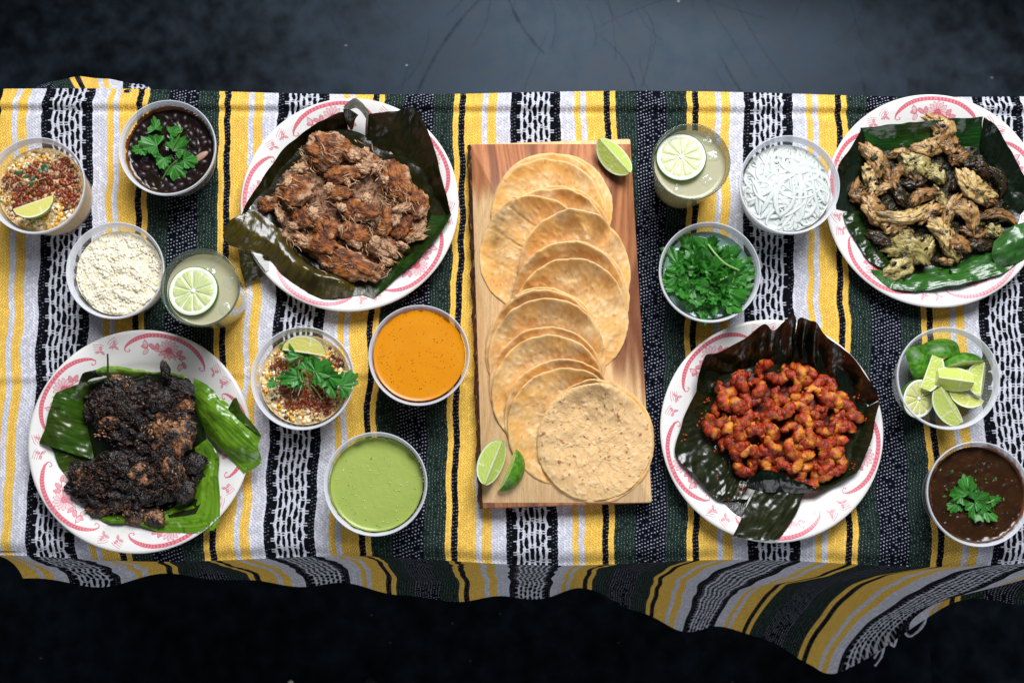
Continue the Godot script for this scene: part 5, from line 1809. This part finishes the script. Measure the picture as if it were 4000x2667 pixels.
	for k in all.size():
		var c: Array = all[k]
		var pale_share: float = c[5]
		var big := k < 2
		var sh := morsel(c[0] - Vector3(0, 0.004 if big else 0.0025, 0), Vector3(c[1] * 0.207, c[3], c[2] * 0.207), c[4], 0.0, k * 2.11 + 40.0, 0.16 if big else 0.3, 3.0 if big else 2.2, func(p: Vector3, _d, _s):
			var n1 := fine.get_noise_3dv(p * 120.0)
			var n2 := soft.get_noise_3dv(p * 330.0)
			var col := black.lerp(soot, clampf(0.4 + 0.7 * n1 + 0.4 * n2, 0, 1)).lerp(brown, clampf(n1 * 1.2 - 0.25, 0, 1) * 0.5)
			var f := clampf(pale_share * 1.0 + 1.2 * soft.get_noise_3dv(p * 62.0) + 0.4 * n2 - 0.34, 0.0, 0.92) * smoothstep(0.1, 0.35, pale_share)
			return col.lerp(amber.lerp(fat, clampf(0.35 + n2 + 0.4 * n1, 0, 1)), f), 190 if big else 60, 80 if big else 36, 0.0, 0.0, 0.1 if big else 0.4, 0.3, 0.0 if big else 0.3)
		if big:
			for i in sh.v.size():
				var p := sh.v[i]
				p.y += 0.002 * ridge.get_noise_2d(p.x * 150.0, p.z * 150.0) + 0.0018 * soft.get_noise_2d(p.x * 480.0, p.z * 480.0) + 0.008 * fine.get_noise_2d(p.x * 62.0, p.z * 62.0)
				p.x += 0.003 * fine.get_noise_2d(p.x * 80.0 + 5.0, p.z * 80.0)
				p.z += 0.003 * fine.get_noise_2d(p.x * 80.0, p.z * 80.0 + 9.0)
				sh.v[i] = p
		single("blackened_meat", sh, mats.crust, c[6], "meat", c[0] - Vector3(0, 0.01, 0), "pieces of blackened meat")
	var bits := thing("charred_crust", "fine charred crumbs and dark shreds scattered over both black slabs", "charred crumbs", m(-424.9,117.9,20))
	shreds("dark_shreds", bits, [[m(-424.7,88.3,45), 48, 20], [m(-429,163.5,45), 52, 0], [m(-461.1,81.8,40), 24, 40], [m(-389.4,81.8,40), 26, 30], [m(-396.5,157.3,42), 26, 60], [m(-474.8,163.3,38), 20, 10]], 900, [black, soot, lin(70, 44, 32), lin(30, 22, 22), lin(104, 66, 42)], 6.0, 0.95, 15)
	shreds("pale_shreds", bits, [[m(-382.9,110.9,46), 18, 40], [m(-385.3,153.5,47), 14, 60], [m(-413.5,108.8,46), 10, 80], [m(-467.5,110.6,42), 10, 10], [m(-438,195.6,34), 16, 20], [m(-425,88.3,44), 46, 0], [m(-429.3,163.5,44), 50, 0]], 170, [fat, lin(150, 100, 70), lin(120, 76, 48), lin(92, 60, 42)], 4.5, 0.8, 16)


func make_chicken() -> void:
	var o := thing("banana_leaf", "glossy deep green banana leaf spread under the grilled chicken strips", "banana leaf", m(499.5,-167.5,6), "banana leaves on the plates")
	var g: Array = [lin(14, 48, 10), lin(36, 84, 22), lin(12, 30, 10), 0.4]
	var dk: Array = [lin(8, 20, 10), lin(22, 36, 18), lin(10, 14, 10), 0.4]
	leaf_piece("leaf_bed", o, [[m(417.5,-233.1,12), m(491.6,-238.8,11), m(566.4,-240,13)], [m(392.8,-172.1,12), m(489.6,-166,8), m(600,-161.7,11)], [m(436.7,-87.1,12), m(494.1,-78.7,10), m(583.5,-115.3,12)]], dk, 30)
	leaf_wall("far_panel", o, [m(412.6,-252.1,27), m(451.5,-254.5,31), m(494.4,-258.2,33), m(528.5,-261.1,35), m(556.6,-262.7,35)], [m(420.6,-227.4,13), m(455.8,-225.9,12), m(499.7,-229.5,12), m(534.8,-231.3,12), m(560.7,-231,13)], g, 9, 3.0, true)
	leaf_wall("far_side_panel", o, [m(556.6,-262.7,35), m(570.4,-249.7,35), m(583.9,-226.6,35), m(599.4,-195.8,31), m(614.3,-168,29)], [m(557.2,-231,13), m(560.1,-218.4,13), m(568.2,-197.2,12), m(578.9,-165,12), m(591.4,-136.6,12)], dk, 22, 1.0)
	leaf_wall("tub_side_panel", o, [m(413.9,-251.2,27), m(400.8,-228.3,29), m(383.9,-203.4,29), m(382.8,-179.8,24), m(382.4,-154.2,20)], [m(425.9,-229.2,13), m(423.8,-211.5,12), m(407.4,-193.6,12), m(401.7,-177.5,12), m(416.2,-152.3,13)], dk, 20, 1.0)
	leaf_wall("near_side_panel", o, [m(388.8,-149.8,24), m(395.6,-130.6,23), m(408.6,-106,23), m(420.1,-90.3,23), m(436.4,-81.4,22)], [m(416.3,-154.1,13), m(422.9,-136.6,12), m(432.7,-118.9,12), m(442.4,-101.2,12), m(452.5,-92.4,12)], [lin(14, 30, 10), lin(40, 66, 20), lin(14, 20, 10), 0.4], 18, -2.0)
	leaf_wall("near_panel", o, [m(418.6,-81.9,23), m(434.9,-63.9,22), m(447.5,-57.2,25), m(479.7,-56.6,26), m(530.7,-65,28), m(571,-76.4,27), m(598.3,-93.4,25)], [m(434,-81.3,15), m(446.1,-74.5,14), m(460.3,-76.4,13), m(488.5,-83.6,12), m(530.4,-92.4,12), m(559,-111.8,12), m(578.8,-127.7,12)], [lin(24, 70, 16), lin(60, 118, 40), lin(20, 50, 14), 0.4], 9, -3.0, true)
	leaf_piece("folded_end", o, [[m(565.8,-115.3,25), m(584.2,-130.6,31), m(600,-137.6,31), m(615.2,-143.6,28)], [m(559.7,-99.6,29), m(575.2,-104.7,38), m(595.3,-115.6,36), m(613.5,-125.6,30)], [m(568.5,-81.7,24), m(587.3,-87.6,26), m(599.7,-94.1,26), m(615.6,-103.7,26)]], [lin(30, 74, 26), lin(76, 128, 62), lin(40, 70, 30), 0.5], 10, true)
	var c0: Vector3 = m(495.2,-166.6,20)
	var mound := thing("chopped_herbs", "dark wilted herbs and juices lying between the chicken strips", "herbs", c0)
	var hs := Shape.new()
	hs.sheet(90, 80, func(u: float, v: float):
		var d := Vector2(u - 0.5, v - 0.5) * 2.0
		var e := d.length()
		var q := d * (1.0 if e < 1.0 else 1.0 / e)
		e = minf(e, 1.0)
		var p := m(497.7,-165.5,10) + Vector3(q.x * 0.094, 0, q.y * 0.078)
		p.y += 0.008 * sqrt(maxf(0.0, 1.0 - e * e)) + 0.004 * fine.get_noise_2d(p.x * 90.0, p.z * 90.0)
		return p, func(p: Vector3, _u, _v): return lin(22, 20, 10).lerp(lin(64, 56, 26), clampf(0.45 + fine.get_noise_2d(p.x * 130.0, p.z * 130.0), 0, 1)))
	part("wilted_herbs", hs, mats.crust, mound)
	# place, length, width, height (zoomed units and mm), turn, look: 0 pale, 1 tan, 2 browned, 3 greenish, 4 dark
	var all: Array = [
		[m(506.2,-249.4,30), 210, 120, 15, 78, 1, 14], [m(494.7,-228.6,28), 250, 90, 16, -14, 1, 0], [m(517.4,-232.1,28), 130, 110, 14, 60, 2, 0], [m(427.2,-214.9,26), 230, 92, 16, 62, 1, 6], [m(440.3,-204.7,24), 160, 60, 14, 78, 2, 0],
		[m(462,-220.2,26), 160, 56, 12, 8, 1, 6], [m(475.7,-208.1,28), 190, 120, 16, 24, 3, 0], [m(499.5,-196.5,28), 130, 100, 16, 30, 3, 6], [m(422.5,-189.7,27), 190, 66, 14, 74, 0, 0], [m(410.7,-173.6,24), 140, 110, 18, 50, 2, -8],
		[m(428.9,-173.8,27), 180, 66, 14, -40, 1, 6], [m(450.6,-191.7,26), 150, 84, 14, -70, 2, 6], [m(469.8,-197.1,26), 170, 60, 12, 42, 2, 0], [m(427.8,-150.6,28), 210, 120, 18, 48, 1, 0], [m(482.4,-168.1,32), 220, 70, 15, -26, 2, 8],
		[m(464,-145.9,33), 340, 76, 16, -14, 0, -10], [m(492.5,-148.4,30), 190, 66, 14, -32, 1, 4], [m(505.1,-166.5,28), 160, 56, 13, 62, 3, 0], [m(513.4,-149.7,32), 230, 66, 14, -66, 1, 4], [m(449.4,-136.3,29), 170, 110, 16, -30, 1, 0],
		[m(456.9,-124.9,25), 140, 110, 16, 20, 3, 0], [m(533,-150.1,30), 210, 110, 16, 42, 1, 10], [m(542.8,-179.3,33), 260, 120, 18, 36, 0, -6], [m(559.4,-166.5,28), 130, 80, 14, 30, 2, 0], [m(570.1,-145.1,29), 240, 56, 14, 6, 2, 10],
		[m(575,-188.2,26), 190, 56, 12, 66, 4, 8], [m(539.7,-211.3,26), 120, 90, 14, 10, 4, 0], [m(527.4,-216.4,27), 120, 80, 14, -30, 2, 0], [m(505.2,-123.8,30), 220, 110, 18, 56, 0, 6], [m(522.2,-111.8,29), 170, 90, 15, 18, 2, 0],
		[m(516,-103.7,26), 140, 80, 14, 40, 3, 0], [m(509.9,-92.2,22), 90, 44, 12, 10, 1, 0], [m(462.2,-105,28), 260, 130, 18, 20, 3, 6], [m(480.8,-104.8,29), 120, 150, 16, 0, 3, -6], [m(453.9,-83.1,24), 200, 110, 16, -26, 3, 0],
		[m(432.9,-119.8,24), 170, 80, 14, 24, 4, 0], [m(543.5,-126.9,24), 170, 70, 13, 12, 2, 0], [m(552.1,-113.2,22), 170, 80, 13, 6, 4, 0], [m(553.1,-200.6,26), 150, 80, 14, 40, 4, 6], [m(526.3,-189.7,27), 150, 60, 12, -60, 4, 0], [m(457,-172.5,25), 160, 70, 13, 66, 4, 0], [m(476.6,-186.7,25), 130, 70, 12, -10, 4, 0], [m(567.7,-128.6,24), 110, 70, 12, 30, 3, 0]]
	var looks: Array = [[lin(214, 186, 128), lin(190, 150, 84)], [lin(196, 158, 104), lin(152, 108, 60)], [lin(164, 120, 70), lin(108, 74, 42)], [lin(190, 174, 112), lin(140, 122, 64)], [lin(64, 46, 28), lin(30, 26, 18)]]
	var says: Array = ["pale chicken strip", "tan chicken strip", "browned chicken strip", "herb-green chicken piece", "charred dark chicken scrap"]
	for k in all.size():
		var c: Array = all[k]
		var a: Array = looks[c[5]]
		var sh := morsel(c[0] - Vector3(0, 0.003, 0), Vector3(c[1] * 0.174 * 1.12, c[3] * 0.92, c[2] * 0.174 * 1.22), c[4], rng.randf_range(-12, 12), k * 1.91 + 90.0, 0.34, 1.5, func(p: Vector3, _d, _s):
			var n1 := fine.get_noise_3dv(p * 70.0)
			var n2 := soft.get_noise_3dv(p * 260.0)
			var col := (a[0] as Color).lerp(a[1], clampf(0.42 + 1.1 * n1, 0, 1))
			col = col.lerp(lin(60, 34, 20), smoothstep(0.28, 0.6, soft.get_noise_3dv(p * 90.0) + 0.2 * n2) * 0.75)
			return col.lerp(lin(44, 46, 18), smoothstep(0.3, 0.55, n2 + 0.5 * n1) * 0.7), 64, 38, c[6], rng.randf_range(-25, 25), 0.3, 0.16, 0.2)
		single("chicken_strip", sh, mats.chicken, once(says[c[5]] + " on the green leaf, " + spot(c0, c[0], 0.09)), "chicken strip", c[0] - Vector3(0, 0.006, 0), "grilled chicken strips")
	var f := Shape.new()
	var r := RandomNumberGenerator.new()
	r.seed = 71
	for n in 520:
		var q: Array = all[r.randi() % all.size()]
		var ang := r.randf() * TAU
		var d := r.randf() * 0.014
		var p: Vector3 = q[0] + Vector3(cos(ang) * d, r.randf_range(-0.004, 0.0045), sin(ang) * d)
		var col := lin(26, 34, 14).lerp(lin(58, 64, 26), r.randf()) if n % 3 else lin(26, 20, 16)
		f.pod(p, any_turn(r) * Basis.from_scale(Vector3(0.0034, 0.0005, 0.0016) * r.randf_range(0.4, 1.3)), 7, 4, func(dd: Vector3): return 1.0 + 0.3 * soft.get_noise_3dv(dd * 2.0), func(_p, _d, _s): return col)
	part("herb_flakes", f, mats.herb, mound, true, true)


func make_shrimp() -> void:
	var o := thing("banana_leaf", "blackish green banana leaf cupped around the red shrimp, its tail over the plate rim", "banana leaf", m(300.4,104.6,6), "banana leaves on the plates")
	var dk: Array = [lin(6, 12, 7), lin(15, 26, 14), lin(14, 22, 11), 0.3]
	var mid: Array = [lin(16, 24, 10), lin(40, 46, 22), lin(26, 28, 12), 0.4]
	leaf_piece("leaf_bed", o, [[m(230.4,39.9,12), m(274.3,25.2,11), m(327,19.7,11), m(371.5,36.2,12), m(408.2,65.4,13)], [m(222.7,74.2,11), m(270,70.4,9), m(320.9,66.7,8), m(370.9,77.7,9), m(412.4,92.5,14)], [m(225.5,117.5,11), m(272.5,117.4,9), m(319.5,117.3,8), m(369.6,120.9,9), m(407.8,121.2,14)], [m(256.8,156.9,12), m(281.9,162.2,11), m(314.1,164,11), m(353.2,164,12), m(387.4,151.6,13)]], mid, 26)
	leaf_wall("far_panel", o, [m(211.7,62.5,30), m(216.3,37.1,36), m(222.1,20.9,41), m(237.6,17.8,39), m(265.9,2.9,42), m(288.5,-13.2,49), m(300.1,-6.8,43), m(310.7,-15.9,52), m(320.9,-22.9,60), m(325.5,-17.8,54)],
		[m(233.4,63.6,13), m(237.5,49,12), m(244.8,41.7,12), m(259.4,38.1,12), m(274,32.6,12), m(288.5,29,12), m(299.4,27.1,12), m(310.3,27.1,12), m(321.2,26.2,12), m(329.3,27.1,12)], dk, 30, 5.0, false, 4.0)
	leaf_wall("pleated_panel", o, [m(325.5,-17.8,54), m(329,-19.7,58), m(334.4,-18,57), m(339.9,-15.7,56), m(345.8,-13.8,57), m(353.5,-5.4,53), m(367.6,6.8,48), m(390.4,26.1,46), m(412.2,58,44), m(419.2,73.7,42)],
		[m(326.6,25.3,12), m(332,26.2,12), m(337.4,27.1,12), m(341,29,12), m(349.9,32.6,12), m(358.7,39.9,12), m(371.2,47.1,12), m(381.7,58,12), m(392.1,70.7,12), m(400.5,87,12)], dk, 30, 6.0, false, 7.0)
	leaf_wall("right_panel", o, [m(419.2,73.7,42), m(415.3,97.7,36), m(410.4,118.7,32), m(399.6,145.1,29), m(390.9,156,27), m(367.6,170.1,26), m(342.6,176.7,26)],
		[m(400.6,85.2,12), m(396.3,106.8,12), m(388.6,121.1,12), m(382.6,139,12), m(378.7,151.5,12), m(362.2,162.2,12), m(343.8,165.8,14)], mid, 24, 0.0)
	leaf_piece("near_fold", o, [[m(267.9,165.8,25), m(276.5,157.9,32), m(288.4,151.5,40), m(312.5,159.5,37), m(330.8,166.4,33), m(348,170.1,28)], [m(268.9,168.7,23), m(278.4,164.5,30), m(290.6,163,36), m(313,169.9,33), m(329.5,172.4,30), m(345.1,174.1,27)], [m(271.1,173.1,20), m(281,174.9,24), m(293.7,176.8,27), m(314.4,178.5,25), m(328.8,177.6,24), m(341.3,177.1,24)]], dk, 22)
	leaf_wall("open_side_panel", o, [m(212.2,62.4,29), m(202.7,79.3,28), m(194,104.1,26), m(187,133,27), m(208.2,157.7,27), m(229.5,180.6,24), m(243.9,186.5,22), m(262,183,20), m(271.7,171.3,19)],
		[m(233.6,63.5,12), m(229.8,79.7,11), m(233,99.5,11), m(238,117.5,11), m(246.7,135.4,11), m(257.2,146.1,11), m(264.2,155.1,11), m(271.2,160.4,11), m(275.4,164,12)], mid, 26, 0.0)
	leaf_piece("tail", o, [[m(277.5,174.9,24), m(296.9,176.7,24), m(318.2,177.6,24), m(334.9,178.4,22)], [m(264.3,201.3,25), m(285.1,201.3,27), m(306.5,203.1,26), m(324.8,201.3,23)], [m(251.2,226.9,26), m(268.6,229.7,27), m(286.4,231.4,26), m(301.7,232.3,25)]], [lin(14, 20, 9), lin(54, 56, 30), lin(30, 32, 16), 0.4], 5)
	leaf_piece("tail_underside", o, [[m(242.3,187.1,15), m(255.7,200.4,13), m(265,205.1,12)], [m(262.5,184.5,17), m(270.5,184.5,17), m(275.5,175.7,17)]], dk, 8)
	var c0: Vector3 = m(314,100.1,20)
	var sauce := thing("chili_sauce", "thick dark red chili sauce pooled under and between the shrimp", "sauce", c0)
	var hs := Shape.new()
	hs.sheet(80, 70, func(u: float, v: float):
		var d := Vector2(u - 0.5, v - 0.5) * 2.0
		var e := d.length()
		var q := d * (1.0 if e < 1.0 else 1.0 / e)
		e = minf(e, 1.0)
		var p := m(312.4,99.4,10) + Vector3(q.x * 0.078 + 0.008 * q.y, 0, q.y * 0.06 + 0.012 * q.x)
		p.y += 0.009 * sqrt(maxf(0.0, 1.0 - e * e)) + 0.003 * fine.get_noise_2d(p.x * 90.0, p.z * 90.0)
		return p, func(p: Vector3, _u, _v): return lin(66, 16, 8).lerp(lin(112, 34, 12), clampf(0.5 + fine.get_noise_2d(p.x * 130.0, p.z * 130.0), 0, 1)))
	part("pooled_sauce", hs, mats.shrimp, sauce)
	var at: Array = [
		m(247.5,57.2,22), m(267.2,51,23), m(249.2,70.2,26), m(293.3,39.4,24),  m(308.5,38.5,24), m(326.2,41.3,25), m(339,45.6,23), m(350.9,48.2,22),
		m(242,82.6,25), m(264.4,75.1,31), m(277.4,65.1,29), m(287.7,82.5,34), m(310.1,64.4,31), m(310.1,79.7,33), m(332.8,63.3,29), m(362.9,56.4,23), m(326.6,86.9,34),
		m(340.8,78.6,31), m(368.5,76.5,27), m(381.2,85.3,25), m(391.4,95.8,22), m(381.6,109.3,24), m(359.9,101.7,30), m(245.8,98,27), m(237.7,90.5,23), m(268.4,107.3,34),
		m(255.2,116.6,27), m(279.5,97.5,33), m(299.5,97.6,35), m(318.5,109.2,36), m(338.3,113.5,34), m(359.5,116.8,30), m(368.4,125.4,25), m(248.6,122.6,23), m(263.9,132.6,26), 
		m(285.3,122.3,32), m(298.9,119.8,35), m(321.8,126.8,35), m(308.9,134.6,32), m(349.1,129.3,31), m(362.7,135.2,25), m(336.5,142.5,30), m(283.4,149.3,24), m(297.9,145.1,28),
		m(271.5,50.2,24), m(279.6,57.8,28), m(351.7,79.5,30), m(349,65,28), m(354.7,90.2,31), m(260.2,108,30), m(262.1,90.3,32), m(332.2,101.2,35), m(346.6,108.1,33), m(278.9,113.5,34), m(291.2,111.8,35), m(380.6,97,26), m(328.2,118.9,35), m(373,113,26), m(289.7,136.3,30), m(317.6,145.2,31), m(357.6,143.2,27), m(375.9,126.2,23), m(233.3,100.2,21), m(257.2,83,30), m(320.8,52.4,28), m(336.7,57.8,28), m(367.3,66.6,26), m(380.2,75.3,23), m(269.4,146.6,23), m(345.1,152,26),
		m(311.2,152.1,27), m(323.2,156.4,24), m(338.6,162.5,22), m(354.2,152,25), m(369.1,145.7,23), m(272.7,137.9,26)]
	var red := lin(168, 48, 18)
	var dark := lin(92, 24, 10)
	var orange := lin(238, 152, 42)
	for k in at.size():
		var p: Vector3 = at[k]
		var r := RandomNumberGenerator.new()
		r.seed = 900 + k * 7
		var bare := r.randf_range(-0.5, 0.62)
		var R := r.randf_range(0.008, 0.0102)
		var sweep := r.randf_range(3.1, 4.6)
		var path := PackedVector3Array()
		var rad := PackedFloat32Array()
		var turned := Basis(Vector3.UP, r.randf() * TAU) * Basis(Vector3.RIGHT, r.randf_range(-0.75, 0.75)) * Basis(Vector3.BACK, (PI if r.randf() < 0.5 else 0.0) + r.randf_range(-0.4, 0.4))
		var n := 40
		for q in n + 1:
			var f := float(q) / n
			var a := sweep * f
			var rr := R * lerpf(1.0, 0.8, f)
			path.append(p + turned * Vector3(rr * cos(a), 0.0035 * (f - 0.5), rr * sin(a)))
			var seg := 1.0 + 0.035 * absf(sin(f * PI * 6.0))
			rad.append(0.0069 * r.randf_range(0.97, 1.03) * seg * pow(sin(PI * clampf(0.1 + f * 0.86, 0.0, 1.0)), 0.42) * lerpf(1.12, 0.62, f) + (0.0012 if q > n - 4 else 0.0))
		var s := Shape.new()
		s.tube(path, rad, 18, PackedColorArray([Color.WHITE]), 1.0, turned.y)
		for i in s.v.size():
			var v := s.v[i]
			var lump := fine.get_noise_3dv(v * 130.0 + Vector3(k, k, 0))
			var away := (v - p).normalized()
			s.v[i] = v + away * (0.0026 * lump + 0.0009 * ridge.get_noise_3dv(v * 240.0))
			var n1 := fine.get_noise_3dv(v * 150.0 + Vector3(k, 0, 0))
			var show := clampf(bare - 0.26 + 1.7 * soft.get_noise_3dv(v * 60.0 + Vector3(k * 3, 0, 0)) + 0.5 * lump * -1.0, 0.0, 1.0)
			var col := lin(184, 60, 22).lerp(dark, clampf(0.35 - 1.5 * n1, 0, 1)).lerp(lin(176, 66, 20), clampf(n1 * 1.4, 0, 1))
			s.c[i] = col.lerp(orange.lerp(lin(222, 146, 60), clampf(0.3 + lump, 0, 1)), show * 0.9).lerp(dark, smoothstep(0.2, 0.6, soft.get_noise_3dv(v * 380.0)) * 0.45)
		var look := "orange-backed shrimp" if bare > 0.3 else "red sauced shrimp" if bare > -0.15 else "dark red caked shrimp"
		single("shrimp", s, mats.shrimp, once(look + " in the dark leaf, " + spot(c0, p, 0.078)), "shrimp", p - Vector3(0, 0.006, 0), "shrimp in chili sauce")
	var f := Shape.new()
	var r := RandomNumberGenerator.new()
	r.seed = 81
	var scraps: Array = [m(229,55.2,20), m(226.5,71.1,16), m(223.7,101.4,13), m(228,112.2,13), m(196.9,116.5,24), m(232.1,131.9,13), m(232.7,160.6,17), m(247.4,184.6,22), m(262.2,176.6,20), m(381,22.1,38), m(407.5,93.4,26), m(390.6,148.4,22), m(399,66.8,28), m(215.9,96.4,18), m(264.2,171.3,19), m(221.9,87.2,15)]
	for n in 120:
		var q: Vector3 = scraps[r.randi() % scraps.size()]
		if n % 3 == 0:
			q = at[r.randi() % at.size()] + Vector3(0, 0.006, 0)
		var ang := r.randf() * TAU
		var d := r.randf() * 0.006
		f.pod(q + Vector3(cos(ang) * d, 0.0012, sin(ang) * d), any_turn(r) * Basis.from_scale(Vector3(0.0016, 0.0009, 0.0013) * r.randf_range(0.3, 1.1)), 7, 5, func(dd: Vector3): return 1.0 + 0.3 * soft.get_noise_3dv(dd * 2.0), func(_p, _d, _s): return red.lerp(lin(186, 84, 30), 0.3))
	part("sauce_bits", f, mats.shrimp, sauce, true, true)
